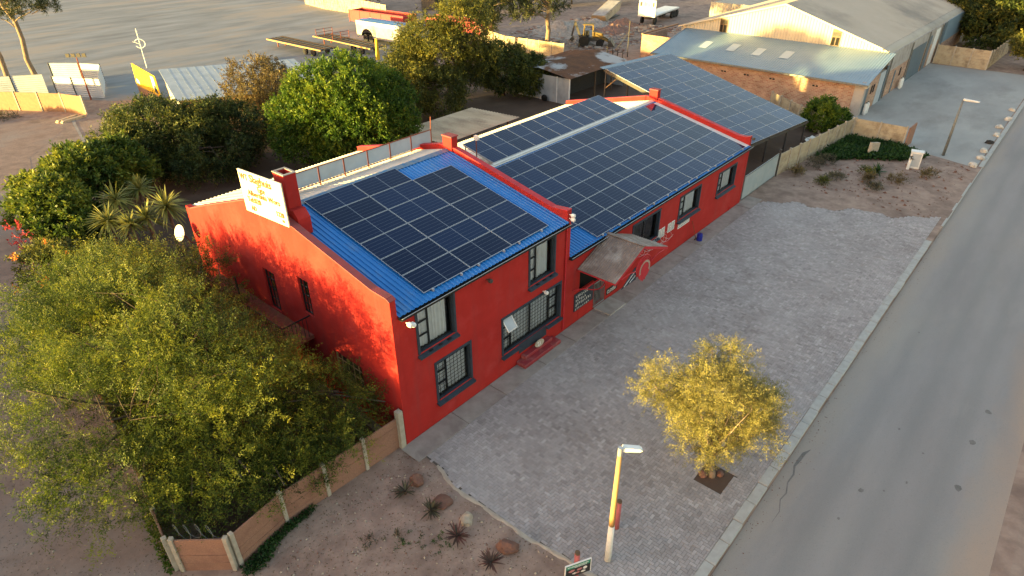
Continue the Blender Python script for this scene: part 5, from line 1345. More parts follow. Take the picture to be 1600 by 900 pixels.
for (x, y, h, lab) in ((2.0, -7.92, 1.25, 'faded red bollard standing behind the timber street lamp'), (-.30, -7.98, 1.18, 'faded red post carrying the small meat sign')):
    t = thing('bollard', (x, y, 0), 0, lab, 'bollard', 'faded red posts')
    pole_mesh(h, .085, .08).build('post', M['bollard'], t, smooth=True); MB().tube([(0, 0, h), (0, 0, h+.06)], [.081, .078], 12).build('cut_top', M['darkwood'], t)
ms = thing('meat_sign', (-.36, -8.08, .62), R(-28), 'small black and green sign with pink meat pictures on the red post', 'sign')
MB().box(-.40, .40, -.0, .02, -.28, .28).build('board', M['black'], ms)
k = MB()
for a in ((-.42, -.40, -.30, .30), (.40, .42, -.30, .30)): k.box(a[0], a[1], -.012, .03, a[2], a[3])
k.box(-.40, .40, -.012, .03, .28, .30); k.build('edge', M['white'], ms)
MB().box(-.38, .38, -.006, -.0015, .11, .26).build('green_band', M['greenink'], ms)
k = MB(); rg = random.Random(8)
for row, z, n, h in ((0, .20, 15, .055), (1, .135, 9, .035)):
    for i in range(n): x = (-.34 if row == 0 else -.12)+i*.045; k.box(x, x+rg.uniform(.022, .034), -.011, -.0065, z-h/2, z+h/2*rg.uniform(.5, 1))
k.build('lettering', M['white'], ms)
def blob(x, z, rx, rz, s): 
    rg = random.Random(s); return [(x+rx*math.cos(6.283*i/11)*rg.uniform(.75, 1.1), -.004, z+rz*math.sin(6.283*i/11)*rg.uniform(.75, 1.1)) for i in range(11)]
MB().poly(blob(-.2, .0, .11, .06, 1)).build('meat_picture', M['pinkink'], ms); MB().poly(blob(.05, -.02, .10, .05, 2)).build('meat_picture', M['pinkink'], ms); MB().poly(blob(-.02, -.15, .08, .035, 5)).build('meat_picture', M['pinkink'], ms); MB().poly(blob(-.1, -.14, .09, .04, 3)).build('plate_picture', M['white'], ms); MB().poly(blob(.23, -.03, .08, .07, 4)).build('plate_picture', M['white'], ms); MB().poly(blob(.17, -.17, .08, .05, 6)).build('plate_picture', M['white'], ms)
# white meter cabinet, white post, standing slab
mb_ = thing('meter_cabinet', (43.2, -7.05, 0), R(12), 'white meter cabinet standing in the sand strip', 'cabinet')
MB().box(-.28, .28, -.38, .38, 0, 1.18).build('body', M['white'], mb_, bevel=.02); MB().box(-.32, .32, -.42, .42, 1.181, 1.25).build('lid', M['white'], mb_); MB().box(-.302, -.283, -.3, .3, .15, 1.1).build('door', M['whitepanel'], mb_)
wp = thing('white_post', (42.55, -6.85, 0), 0, 'short white pipe post in front of the meter cabinet', 'post'); pole_mesh(.85, .10, .10).build('pipe', M['white'], wp); rosette_obj('dry_tuft', (0, 0, .86), 16, .3, .06, 190, M['lf_olive'], wp, lo=.0)
solid('standing_slab', MB().prism([(43.35, -3.75, 0), (44.1, -4.1, 0), (44.1, -4.1, 1.05), (43.35, -3.75, 1.15)], (.0, -.22, 0)), M['precastpost'], 'upright stone slab standing in the ground cover', 'slab')

# ================================================================ WAREHOUSE AND BRICK LEAN-TO
wh = thing('warehouse', (61, 0, 0), 0, 'large cream-gabled warehouse with beige roof at the upper right', 'building')
GX, GY0, GY1, GE, GA, GAY = 61.0, .35, 22.2, 4.55, 7.75, 10.9
g = MB(); N = 72
for i in range(N):                        # ribbed gable cladding
    ya, yb = GY0+(GY1-GY0)*i/N, GY0+(GY1-GY0)*(i+1)/N
    def zt(y): return GE+(GA-GE)*(y-GY0)/(GAY-GY0) if y < GAY else GA-(GA-GE)*(y-GAY)/(GY1-GAY)
    ym = ya+(yb-ya)*.7
    g.quad((GX, ya, 0), (GX, ya, zt(ya)), (GX, ym, zt(ym)), (GX, ym, 0)); g.quad((GX, ym, 0), (GX, ym, zt(ym)), (GX-.05, ym+.03, zt(ym)), (GX-.05, ym+.03, 0))
    g.quad((GX-.05, ym+.03, 0), (GX-.05, ym+.03, zt(ym)), (GX-.05, yb-.03, zt(yb)), (GX-.05, yb-.03, 0)); g.quad((GX-.05, yb-.03, 0), (GX-.05, yb-.03, zt(yb)), (GX, yb, zt(yb)), (GX, yb, 0))
g.build('gable_cladding', M['cream'], wh, world=True)
for y in (17.2, 5.4):
    w = MB().box(GX-.09, GX-.052, y-.42, y+.42, 4.35 if y > 10 else 4.4, 5.75 if y > 10 else 5.95).build('gable_window', M['winbrown'], wh, world=True)
    zb = 4.45 if y > 10 else 4.5
    for k in (-1, 1): MB().box(GX-.10, GX-.092, y+k*.2-.15, y+k*.2+.15, zb, zb+.72).build('pane', M['dark'], w, world=True)
    MB().box(GX-.10, GX-.092, y-.36, y+.36, zb+.82, zb+1.2).build('pane', M['glass'], w, world=True)
XE = 99.0
def roof_slope(y0, z0, y1, z1_, name):
    b = MB(); b.corr((GX-.25, y0, z0), (XE-GX+.25, 0, 0), (0, y1-y0, z1_-z0), .33, .035, nv=6, box=False); return b.build(name, M['beigeroof'], wh, world=True)
bull = MB()                                # curved front eave
arcp = [(GY0+.75-.95*math.cos(R(a)), GE-.45+.62*math.sin(R(a))) for a in (0, 20, 40, 60, 80)]
for (ya, za), (yb, zb) in zip(arcp[:-1], arcp[1:]): bull.quad((GX-.25, ya, za), (XE, ya, za), (XE, yb, zb), (GX-.25, yb, zb))
bull.build('curved_eave', M['beigeroof'], wh, world=True, smooth=True)
roof_slope(arcp[-1][0], arcp[-1][1]+.002, GAY, GA+.1, 'front_roof'); roof_slope(GAY, GA+.1, GY1+.3, GE, 'rear_roof')
tr = MB(); tr.prism([(GX-.28, arcp[-1][0], arcp[-1][1]-.12), (GX-.28, GAY, GA-.06), (GX-.28, GAY, GA+.13), (GX-.28, arcp[-1][0], arcp[-1][1]+.06)], (.08, 0, 0)); tr.prism([(GX-.28, GY1+.3, GE-.1), (GX-.28, GAY, GA-.06), (GX-.28, GAY, GA+.13), (GX-.28, GY1+.3, GE+.06)], (.08, 0, 0)); tr.build('barge_trim', M['cream'], wh, world=True)
# street wall: brick below, panels and doors
fw = MB(); fw.box(GX, XE, .10, .34, 0, 2.5); fw.build('brick_base', M['brick'], wh, world=True)
MB().box(GX, XE, .12, .33, 2.502, 4.3).build('upper_cladding', M['cement'], wh, world=True)
for a, b, z in ((70.2, 76.2, 3.3), (77.2, 78.6, 3.6)): MB().box(a, b, .06, .0985, .02, z).build('roller_door', M['darkgrey'], wh, world=True)
MB().box(64.4, 64.9, .07, .0985, .02, 2.2).build('door', M['darkgrey'], wh, world=True); MB().box(66.6, 67.1, .07, .0985, 1.3, 2.1).build('street_window', M['dark'], wh, world=True)
for x in (61.6, 69.3, 76.8, 83.0): MB().tube([(x, .02, .05), (x, .02, 4.2)], .06, 6).build('downpipe', M['greysteel'], wh, world=True)
MB().box(80, 82.0, .06, .0985, .02, 4.0).build('white_door', M['white'], wh, world=True); MB().box(84, 85.2, .05, .0985, .02, 4.2).build('dark_door', M['darkgrey'], wh, world=True); MB().box(85.5, XE, .05, .0985, 1.8, 4.3).build('blue_panel', M['leanroof'], wh, world=True)

M['skylight'] = mat('translucent_sheet', (.42, .48, .52), (.36, .42, .46), 1.0, .4)
ln = thing('brick_lean_to', (54, 0, 0), 0, 'clinker brick lean-to with pale blue metal roof before the warehouse gable', 'building')
BX = 54.0
MB().box(BX, BX+.24, .30, 21.4, 0, 2.86).build('brick_wall', M['brick'], ln, world=True)
MB().box(BX+.001, 60.9, .05, .298, 0, 3.0).build('street_wall', M['brick'], ln, world=True)
MB().box(BX-.02, BX+.62, .0, .048, 0, 2.85).build('render_pilaster', M['cement'], ln, world=True); MB().box(BX-.03, BX-.002, .0, .85, 0, 2.84).build('render_pilaster', M['cement'], ln, world=True)
MB().box(BX+.62, BX+1.4, .01, .048, 0, 2.85).build('street_door', M['darkgrey'], ln, world=True)
for x in (56.4, 57.1): MB().box(x, x+.4, .02, .049, 1.5, 2.25).build('street_window', M['dark'], ln, world=True)
MB().box(58.6, 60.4, .015, .049, 0, 3.0).build('white_door', M['whitepanel'], ln, world=True); MB().box(60.45, 61.0, -.02, .049, 0, 3.3).build('pillar', M['darkgrey'], ln, world=True)
b = MB(); b.corr((BX-.45, -.25, 2.86), (0, 21.9, 0), (61.0-BX+.42, 0, 1.55), .24, .04, box=True, nv=2); b.build('roof', M['leanroof'], ln, world=True)
for i, y in enumerate((17.2, 14.2, 11.4, 8.6)):
    c = Vector((57.2 if i % 2 == 0 else 57.4, y, 0)); zf = lambda x: 2.86+.06+(x-BX+.45)*1.55/7.42
    b = MB(); b.quad((c.x-.9, y-.45, zf(c.x-.9)), (c.x+.9, y-.45, zf(c.x+.9)), (c.x+.9, y+.45, zf(c.x+.9)), (c.x-.9, y+.45, zf(c.x-.9))); b.build('skylight', M['skylight'], ln, world=True)
MB().box(BX-.56, BX-.44, -.3, 21.7, 2.72, 2.87).build('gutter', M['greysteel'], ln, world=True)
MB().box(BX-.46, BX+.3, -.27, .02, 2.60, 2.84).build('fascia_end', M['cream'], ln, world=True); MB().prism([(BX-.4, 21.5, 2.7), (61.0, 21.5, 4.25), (61.0, 21.5, 4.45), (BX-.4, 21.5, 2.9)], (0, .15, 0)).build('barge_board', M['greysteel'], ln, world=True)
for y in (13.4, 11.0, 8.4, 4.3, 17.6): MB().box(BX-.012, BX-.001, y-.28, y-.06, 1.98, 2.12).box(BX-.012, BX-.001, y+.02, y+.24, 1.98, 2.12).build('air_brick', M['dark'], ln, world=True)
# small white figures by the street doors
for i, x in enumerate((54.9, 55.5, 66.9, 67.5)):
    t = thing('gas_bottle', (x, -.25, 0), 0, ['white gas bottle at the lean-to corner, nearer the bush', 'white gas bottle beside the lean-to street windows', 'white gas bottle by the warehouse door, nearer one', 'white gas bottle by the warehouse door, farther one'][i], 'gas bottle', 'gas bottles along the street wall')
    MB().lathe([(.14, 0), (.16, .05), (.16, .85), (.09, 1.0), (.04, 1.02), (.04, 1.12)], (0, 0, 0), 12).build('body', M['white'], t, smooth=True); MB().lathe([(.07, 0), (.07, .1)], (0, 0, 1.03), 10).build('collar', M['greysteel'], t)

# ================================================================ BACK YARD STRUCTURES
sh = thing('rusty_shed', (40, 22.2, 0), 0, 'corrugated shed with rust-brown roof behind the carport', 'shed')
b = MB(); b.corr((39.9, 22.3, 0), (0, 3.6, 0), (0, 0, 2.45), .16, .03); b.build('side_wall', M['galv'], sh, world=True)
b = MB(); b.corr((39.95, 25.9, 0), (0, 3.4, 0), (0, 0, 2.5), .16, .03); b.build('side_wall', M['galvdull'], sh, world=True)
MB().box(39.84, 39.93, 22.22, 22.32, 0, 2.55).build('corner_post', M['white'], sh, world=True); MB().box(39.86, 39.93, 23.75, 23.83, 0, 2.5).build('door_post', M['white'], sh, world=True)
b = MB(); b.corr((40, 29.2, 0), (9.5, 0, 0), (0, 0, 2.6), .2, .03); b.build('rear_wall', M['galvdull'], sh, world=True); b = MB(); b.corr((49.5, 22.3, 0), (0, 6.9, 0), (0, 0, 2.8), .2, .03); b.build('end_wall', M['galvdull'], sh, world=True)
b = MB(); b.corr((40.2, 24.6, 0), (9.2, 0, 0), (0, 0, 2.5), .2, .03); b.build('inner_wall', M['steel'], sh, world=True)
b = MB(); b.corr((39.6, 22.0, 2.55), (10.1, 0, .1), (0, 3.9, .55), .2, .035); b.build('front_roof', M['rustroof'], sh, world=True)
b = MB(); b.corr((39.6, 25.9, 3.1), (10.1, 0, .1), (0, 3.6, -.5), .2, .035); b.build('rear_roof', M['rustroof'], sh, world=True)
for x in (44.2, 47.2): MB().box(x-.06, x+.06, 22.25, 22.37, 0, 2.55).build('post', M['darkwood'], sh, world=True)
fr_ = thing('fawn_shelter', (19.2, 18.2, 0), 0, 'low shelter with a fawn corrugated flat roof behind the red building', 'shelter')
b = MB(); b.corr((19.0, 22.9, 2.42), (.3, -5.0, .1), (7.9, -.2, .12), .30, .05); b.build('roof', M['fawnroof'], fr_, world=True)
for x, y in ((19.3, 22.5), (19.4, 18.6), (23, 22.6), (26.6, 22.4), (26.6, 18.4)): MB().box(x-.06, x+.06, y-.06, y+.06, 0, 2.42).build('post', M['darkwood'], fr_, world=True)
MB().bar((19.2, 22.8, 2.36), (19.35, 18.1, 2.44), .08).build('beam', M['darkwood'], fr_, world=True)
def tyre(p, label, r=.33):
    b = MB(); b.lathe([(r*.6, 0), (r*.9, -.01), (r, .04), (r, .16), (r*.9, .21), (r*.6, .20), (r*.6, .0)], (0, 0, 0), 20); o = link_mesh('tyre', b.mesh('tyre', M['rubber'], True), None, p); return tag(o, label, 'tyre', 'old tyres in the yard')
tyre((30.7, 23.4, .03), 'black tyre lying on the bare soil behind the solar row')
o = tyre((39.4, 25.0, .32), 'black tyre leaning on the shed wall'); o.rotation_euler = (0, R(80), 0)
def crate(p, s, m, label, rz=0):
    t = thing('cardboard_box', p, rz, label, 'box'); a, b_, c = s
    MB().box(-a/2, a/2, -b_/2, b_/2, 0, c).build('body', m, t, bevel=.01); MB().prism([(-a/2, -b_/2, c), (a/2, -b_/2, c), (a/2, -b_/2-.2, c+.12), (-a/2, -b_/2-.2, c+.12)], (0, 0, .012)).build('flap', m, t); MB().prism([(-a/2, b_/2, c), (a/2, b_/2, c), (a/2, b_/2+.2, c+.14), (-a/2, b_/2+.2, c+.14)], (0, 0, .012)).build('flap', m, t)
crate((29.2, 24.6, 0), (.7, .6, .45), M['fawnroof'], 'torn brown carton on the soil beside the tyre', .6)
solid('pipe_length', MB().tube([(32.3, 21.6, .05), (35.0, 21.2, .05)], .05, 6), M['fawnroof'], 'pale pipe lying on the soil behind the solar row', 'pipe')
for i, (x, y) in enumerate(((43.6, .6), (44.3, .9))): crate((x, y, 0), (.6, .4, .2), M['white'], ['white carton in the carport yard, nearer the gate', 'white carton in the carport yard, nearer the bush'][i], i)

# ================================================================ GRAVEL YARD (upper left)
lg = thing('long_store', (12, 42, 0), 0, 'low store with long plain grey sheet roof beyond the shrubs', 'building')
P4 = [Vector(p) for p in ((11.6, 42.6, 2.5), (16.0, 54.2, 2.9), (27.2, 48.2, 2.9), (23.4, 37.6, 2.5))]
P4 = [Vector((12.2, 43.6, 2.45)), Vector((15.4, 54.0, 3.0)), Vector((26.6, 47.9, 3.0)), Vector((23.4, 37.5, 2.45))]
MB().prism(P4, (0, 0, .06)).build('roof', M['galvdull'], lg, world=True)
for i in range(1, 16): pa = P4[0]+(P4[3]-P4[0])*i/16; MB().bar(pa+Vector((0, 0, .07)), pa+(P4[1]-P4[0])+Vector((0, 0, .07)), .03, .008).build('seam', M['galvdull'], lg, world=True)
def wall_between(a, b_, h, m, name, par): 
    d = (Vector(b_)-Vector(a)); MB().bar((a[0], a[1], h/2), (b_[0], b_[1], h/2), .15, h).build(name, m, par, world=True)
q = [p+(sum(P4, Vector())/4-p)*.05 for p in P4]
for i in range(4):
    a, b_ = q[i], q[(i+1) % 4]; wall_between((a.x, a.y), (b_.x, b_.y), 2.38, M['orangefence'] if i == 3 else M['cement'], 'wall', lg)
for t_ in (.35, .62):
    a, b_ = q[3], q[0]; c = a+(b_-a)*t_; d = (b_-a).normalized(); n_ = Vector((d.y, -d.x, 0)); n_ = -n_ if n_.y > 0 else n_
    MB().bar((c+d*-1.2+n_*.09+Vector((0, 0, -.9))), (c+d*1.2+n_*.09+Vector((0, 0, -.9))), .03, 1.1).build('dark_opening', M['dark'], lg, world=True)
# yellow hoarding
ys_ = thing('yellow_hoarding', (14.6, 55.8, 0), 0, 'leaning yellow advertising hoarding on an orange base', 'sign')
def hp(y, z): return (-.0, y, z)
MB().prism([hp(2.7, 1.0), hp(-2.5, .75), hp(-2.4, 2.65), hp(2.5, 3.2)], (.08, 0, 0)).build('board', M['yellow'], ys_)
MB().prism([hp(2.6, .0), hp(-2.4, 0), hp(-2.45, .72), hp(2.65, .97)], (.10, 0, 0)).build('base', M['orangefence'], ys_)
k = MB(); rg = random.Random(3)
for row, z in enumerate((2.55, 2.05, 1.55)):
    y = 2.1-(.3 if row else 0)
    while y > -1.35:
        w = rg.uniform(.16, .28); k.prism([(-.012, y, z+.1*y/2.5-.15), (-.012, y-w*.6, z+.1*y/2.5-.15), (-.012, y-w*.6, z+.1*y/2.5+.17), (-.012, y, z+.1*y/2.5+.17)], (.01, 0, 0)); y -= w+.1
k.build('lettering', M['machineyellow'], ys_)
MB().prism([(-.014, -1.45, 1.3), (-.014, -2.1, 1.2), (-.014, -2.05, 2.5), (-.014, -1.4, 2.55)], (.012, 0, 0)).build('white_patch', M['white'], ys_); MB().prism([(-.02, -1.75, .95), (-.02, -2.35, .9), (-.02, -2.1, 1.7), (-.02, -1.6, 1.6)], (.012, 0, 0)).build('dark_patch', M['slate'], ys_)
MB().prism([(-.014, 2.4, 1.3), (-.014, 1.7, 1.2), (-.014, 1.8, 1.6), (-.014, 2.35, 1.75)], (.012, 0, 0)).build('white_patch', M['white'], ys_)
wp_ = thing('wind_pole', (20.4, 70.5, 0), 0, 'thin white pole with a broken wind ring in the gravel yard', 'pole')
MB().tube([(0, 0, 0), (0, 0, 4.4)], [.06, .05], 6).build('pole', M['white'], wp_); MB().tube([(.45*math.cos(R(a)), -.35*math.cos(R(a)), 2.75+.5*math.sin(R(a))) for a in range(-150, 151, 15)], .05, 5, ).build('ring', M['white'], wp_); MB().bar((-.6, .4, 3.0), (-.05, 0, 2.7), .1, .05).build('vane', M['white'], wp_)
# floodlight mast, white sheet pen, orange fence
fm = thing('floodlight_mast', (10.6, 60.4, 0), 0, 'red mast with four square floodlights beside the white sheet pen', 'floodlight')
MB().tube([(0, 0, 0), (0, 0, 4.1)], [.08, .05], 8).build('mast', M['rust'], fm); MB().bar((-.7, .7, 4.15), (.7, -.7, 4.15), .06).build('crossbar', M['steel'], fm)
for i in range(4): c = Vector((-.54+.36*i, .54-.36*i, 4.3)); MB().box(-.17, .17, -.05, .05, -.17, .17, Matrix.Translation(c) @ Matrix.Rotation(R(-45), 4, 'Z')).build('floodlight', M['steel'], fm)
pn = thing('sheet_pen', (9, 66, 0), 0, 'pen of ribbed white steel sheets round the two pines', 'fence')
def sheet_run(a, b_, h, m):
    d = Vector((*b_, 0))-Vector((*a, 0)); bb = MB(); bb.corr((a[0], a[1], .1), (0, 0, h), d, .22, .04); bb.build('sheet', m, pn, world=True)
    MB().bar((a[0], a[1], 0), (a[0], a[1], h+.15), .08).build('post', M['steel'], pn, world=True)
for a, b_ in (((-1.0, 74.0), (2.6, 70.2)), ((2.6, 70.2), (6.2, 67.9)), ((6.2, 67.9), (8.6, 66.2)), ((8.9, 64.4), (10.0, 62.4)), ((10.0, 62.4), (11.6, 59.6)), ((10.8, 71.5), (12.9, 69.0)), ((12.9, 69.0), (14.2, 66.4)), ((14.2, 66.4), (11.6, 59.6))): sheet_run(a, b_, 1.9, M['whitepanel'])
precast('orange_fence', [(-.5, 69.0), (3.4, 63.6), (7.4, 57.6), (8.35, 55.0)], 1.75, 'orange precast fence at far left before the white sheet pen', M['orangefence'], M['precastpost'], 1, 'fence', 2.2)
for i, (x, y, rz) in enumerate(((6.6, 54.8, .4), (6.9, 54.2, .25))): 
    t = thing('plank_stack', (x, y, 0), rz, ['upper pale plank lying below the orange fence', 'lower pale plank lying below the orange fence'][i], 'planks'); MB().box(-1.1, 1.1, -.16, .16, 0, .12).build('plank', M['fawnroof'], t); MB().box(-1.0, 1.05, -.12, .14, .121, .2).build('plank', M['fawnroof'], t)
struct(ribbon([(7.4, 56.2), (6.4, 52.4), (5.4, 47.6), (4.2, 42.5)], [.5, .5, .5, .5], .012, M['concrete'], 'concrete_channel'))
patch('brush_pile', [(-1, 61.5), (3.5, 60.6), (4.0, 58.4), (-1, 58.8)], 900, .5, 'lf_dry', 201, .5, .05, 'low grey brush along the foot of the orange fence', 'brush')

# flat deck trailers
def deck(loc, rz, L, W, label, col, rails=False):
    t = thing('flat_deck', loc, rz, label, 'trailer', 'empty trailer decks')
    MB().box(-L/2, L/2, -W/2, -W/2+.12, .85, 1.0).build('side_beam', col, t); MB().box(-L/2, L/2, W/2-.12, W/2, .85, 1.0).build('side_beam', col, t)
    for i in range(int(L/.6)+1): x = -L/2+.05+i*(L-.1)/int(L/.6); MB().box(x-.05, x+.05, -W/2+.121, W/2-.121, .87, .98).build('cross_member', M['steel'], t)
    for i in range(4): y = -W/2+.3+i*(W-.6)/3; MB().box(-L/2+.1, L/2-.1, y-.17, y+.17, .985, 1.02).build('plank', M['darkwood'] if i % 2 else M['steel'], t)
    for x in (L*.2, L*.34):
        for s in (-1, 1):
            b = MB(); b.lathe([(.2, -.11), (.45, -.12), (.48, 0), (.45, .12), (.2, .11)], (x, s*(W/2-.25), .48), 16, 'Y'); b.build('wheel', M['rubber'], t)
    for x in (-L*.38,): MB().box(x-.06, x+.06, -.6, -.5, 0, .85).box(x-.06, x+.06, .5, .6, 0, .85).build('landing_leg', M['rust'], t)
    if rails:
        for x in (-L*.42, -L*.12):
            k = MB(); 
            for z in (1.1, 1.5, 1.9): k.bar((x, -W/2, z), (x, W/2, z), .05)
            for y in (-W/2, 0, W/2): k.bar((x, y, 1.0), (x, y, 1.95), .06)
            k.build('stanchion_frame', M['rust'], t)
    return t
deck((37.9, 64.6, 0), math.atan2(-12, .2), 12.2, 2.6, 'dark empty slatted trailer deck nearest the olive bush', M['timber'])
deck((42.8, 61.0, 0), math.atan2(-12, -.3), 13.0, 2.6, 'second empty trailer deck with pink upright frames', M['timber'], True)
solid('yellow_stake', MB().prism([(40.6, 52.6, 0), (41.1, 52.6, 0), (41.0, 52.6, 2.4), (40.8, 52.6, 2.5)], (0, -.25, 0)), M['yellow'], 'orange-yellow upright stake at the end of the trailer decks', 'stake')
# red tipper trailers
def tipper(loc, rz, L, label):
    t = thing('red_trailer', loc, rz, label, 'trailer', 'red tipper trailers'); W, z0, z1_ = 2.6, 1.25, 2.75
    n = 5
    for s in (-1, 1):
        for i in range(n):
            a, b_ = -L/2+L*i/n, -L/2+L*(i+1)/n
            MB().box(a+.06, b_-.06, s*W/2-.02, s*W/2+.02, z0, z1_).build('side_panel', M['trailerred'], t)
        for i in range(n+1): x = -L/2+L*i/n; MB().box(x-.058, x+.058, s*W/2-.06, s*W/2+.06, z0-.1, z1_+.03).build('side_post', M['trailerred'], t)
        MB().box(-L/2-.06, L/2+.06, s*W/2-.07, s*W/2+.07, z1_+.032, z1_+.1).build('top_rail', M['trailerred'], t)
    for x in (-L/2, L/2): MB().box(x-.03, x+.03, -W/2+.07, W/2-.07, z0, z1_).build('end_panel', M['trailerred'], t)
    MB().box(-L/2+.04, L/2-.04, -W/2+.03, W/2-.03, z0, z0+.05).build('floor', M['steel'], t); MB().box(-L/2, L/2, -.5, .5, .85, 1.15).build('chassis', M['steel'], t)
    for x in (-L*.36, -L*.24, L*.24, L*.36):
        for s in (-1, 1): b = MB(); b.lathe([(.2, -.13), (.48, -.14), (.5, 0), (.48, .14), (.2, .13)], (x, s*1.05, .5), 16, 'Y'); b.build('wheel', M['rubber'], t)
    return t
tipper((53.4, 66.8, 0), math.atan2(-12, .8), 11.5, 'red tipper trailer with open top at the left end of the row')
tipper((56.2, 53.6, 0), math.atan2(-10, 1.6), 9.5, 'shorter red tipper trailer half hidden by the olive-gold tree')
M['dullwhite'] = mat('grimy_white', (.36, .35, .34), (.28, .27, .25), 1.2, .6, c3=(.26, .2, .16), s3=.8, lo3=.5, hi3=.75)
# white high-sided trailer with blue cover
wb = thing('white_trailer', (48.4, 60.2, 0), math.atan2(-10, .6), 'white-sided trailer with wheel arch and blue cover in front of the red tipper', 'trailer'); L, W = 8.6, 2.5
sd = MB(); arcs = [(-L/2, .55), (-3.4, .55)]+[(-2.2-1.2*math.cos(R(a)), .62+1.15*math.sin(R(a))) for a in range(0, 181, 15)]+[(L/2, .55), (L/2, 2.25), (-L/2, 2.25)]
for s in (-1, 1): MB().prism([(x, s*W/2, z) for x, z in arcs], (0, .04*s, 0)).build('side_panel', M['dullwhite'], wb)
for s in (-1, 1): MB().box(-L/2, L/2, min(s*W/2, s*(W/2+.045)), max(s*W/2, s*(W/2+.045)), 2.252, 2.72).build('name_band', M['galvdull'], wb)
for s in (-1, 1): MB().box(-L/2+1.6, .6, min(s*(W/2+.046), s*(W/2+.054)), max(s*(W/2+.046), s*(W/2+.054)), 2.40, 2.56).build('white_stripe', M['white'], wb)
MB().box(-L/2, -L/2+.05, -W/2, W/2, .6, 2.7).build('end_panel', M['white'], wb); MB().box(L/2-.05, L/2, -W/2, W/2, .6, 2.7).build('end_panel', M['white'], wb)
for i in range(5): a, b_ = -L/2+L*i/5, -L/2+L*(i+1)/5; MB().prism([(a+.03, -W/2+.05, 2.66), (a+.03, 0, 2.80), (a+.03, W/2-.05, 2.66)], (b_-a-.06, 0, 0)).build('cover_bay', M['tarp'], wb)
for x in (-2.75, -1.65):
    for s in (-1, 1): b = MB(); b.lathe([(.2, -.13), (.48, -.14), (.5, 0), (.48, .14), (.2, .13)], (x, s*(W/2-.25), .5), 16, 'Y'); b.build('wheel', M['rubber'], wb)
MB().box(-L/2, L/2, -.5, .5, .6, .85).build('chassis', M['steel'], wb)
precast('far_wall', [(62.6, 101), (61.2, 93), (61.4, 83), (60.0, 74)], 2.4, 'sunlit cream precast wall at the top edge beyond the gravel yard', M['precast'], M['precastpost'], 6, 'wall', 2.0)
precast('pine_wall', [(57.8, 52), (55.2, 44.2), (55.8, 35.0)], 1.8, 'pale precast wall running behind the dark tree to the bare pine', M['precast'], M['precastpost'], 5, 'wall', 1.8)

# ================================================================ RUBBLE YARD (upper middle)
def backhoe(loc, rz):
    t = thing('backhoe', loc, rz, 'weathered yellow backhoe loader parked in the rubble yard', 'backhoe'); Yl, D = M['machineyellow'], M['steel']
    MB().box(-1.3, 1.6, -.45, .45, .7, 1.15).build('chassis', D, t, bevel=.03); MB().prism([(.4, -.42, 1.15), (1.7, -.42, 1.15), (1.7, -.42, 1.65), (.4, -.42, 1.85)], (0, .84, 0)).build('bonnet', Yl, t)
    cb_ = MB()
    for x in (-.9, .35):
        for y in (-.65, .65): cb_.bar((x, y, 1.1), (x*.9, y*.9, 2.7), .09)
    tag(cb_.build('cab_frame', Yl, t), kind='stuff'); MB().box(-1.0, .45, -.72, .72, 2.68, 2.8).build('cab_roof', Yl, t, bevel=.03); MB().box(-.7, -.2, -.28, .28, 1.15, 1.9).build('seat', M['rubber'], t)
    for x, r in ((-.75, .72), (1.35, .5)):
        for s in (-1, 1):
            b = MB(); b.lathe([(r*.45, -.2), (r*.92, -.2), (r, -.1), (r, .1), (r*.92, .2), (r*.45, .2)], (x, s*.85, r), 20, 'Y'); w = b.build('wheel', M['rubber'], t); MB().lathe([(r*.44, -.17), (r*.44, .17)], (x, s*.85, r), 14, 'Y').build('rim', Yl, w)
    for s in (-1, 1): MB().bar((.7, s*.55, 1.5), (2.5, s*.55, .7), .12, .2).build('loader_arm', Yl, t)
    MB().prism([(2.5, -1.0, .1), (3.3, -1.0, .12), (2.75, -1.0, .95), (2.45, -1.0, .9)], (0, 2.0, 0)).build('loader_bucket', D, t)
    MB().bar((-1.3, 0, 1.0), (-2.1, 0, 3.0), .2, .28).build('boom', M['steel'], t); MB().bar((-2.05, 0, 3.05), (-2.5, 0, 1.2), .16, .22).build('dipper', M['steel'], t); MB().prism([(-2.75, -.3, .8), (-2.3, -.3, 1.25), (-2.1, -.3, .8), (-2.4, -.3, .5)], (0, .6, 0)).build('rear_bucket', D, t)
    for s in (-1, 1): MB().bar((-1.2, s*.7, 1.0), (-1.35, s*1.2, .08), .12).build('stabiliser', Yl, t)
backhoe((64.6, 37.2, 0), R(-60))
ft = thing('flatbed_trailer', (88.5, 40.4, 0), R(8), 'white flatbed trailer with white headboard at the top edge', 'trailer')
MB().box(-5.3, 5.2, -1.25, 1.25, 1.25, 1.45).build('deck', M['white'], ft); MB().box(-5.6, -5.35, -1.4, 1.4, 1.2, 3.6).build('headboard', M['white'], ft, bevel=.04)
k = MB()
for i in range(4): k.box(-5.63, -5.602, -.5, .5, 2.7+.16*i, 2.78+.16*i)
k.build('vent', M['steel'], ft)
for y in (-1, 1): MB().box(-5.63, -5.602, y-.15, y+.15, 2.7, 3.3).build('vent', M['steel'], ft)
for x in (-4.6, 2.6, 3.7, 4.8):
    for s in (-1, 1): b = MB(); b.lathe([(.2, -.14), (.5, -.15), (.53, 0), (.5, .15), (.2, .14)], (x, s*1.05, .53), 16, 'Y'); b.build('wheel', M['rubber'], ft)
MB().box(-5.2, 5.1, -.5, .5, .8, 1.2).build('chassis', M['steel'], ft)
for i in range(6): MB().box(-4.6+1.8*i, -4.3+1.8*i, -1.27, -1.251, 1.0, 1.24).build('side_bracket', M['steel'], ft)
for i in range(3): MB().bar((-2.8+1.6*i, 1.2, 1.45), (-2.8+1.6*i, 1.2, 3.1), .07).build('stake', M['steel'], ft)
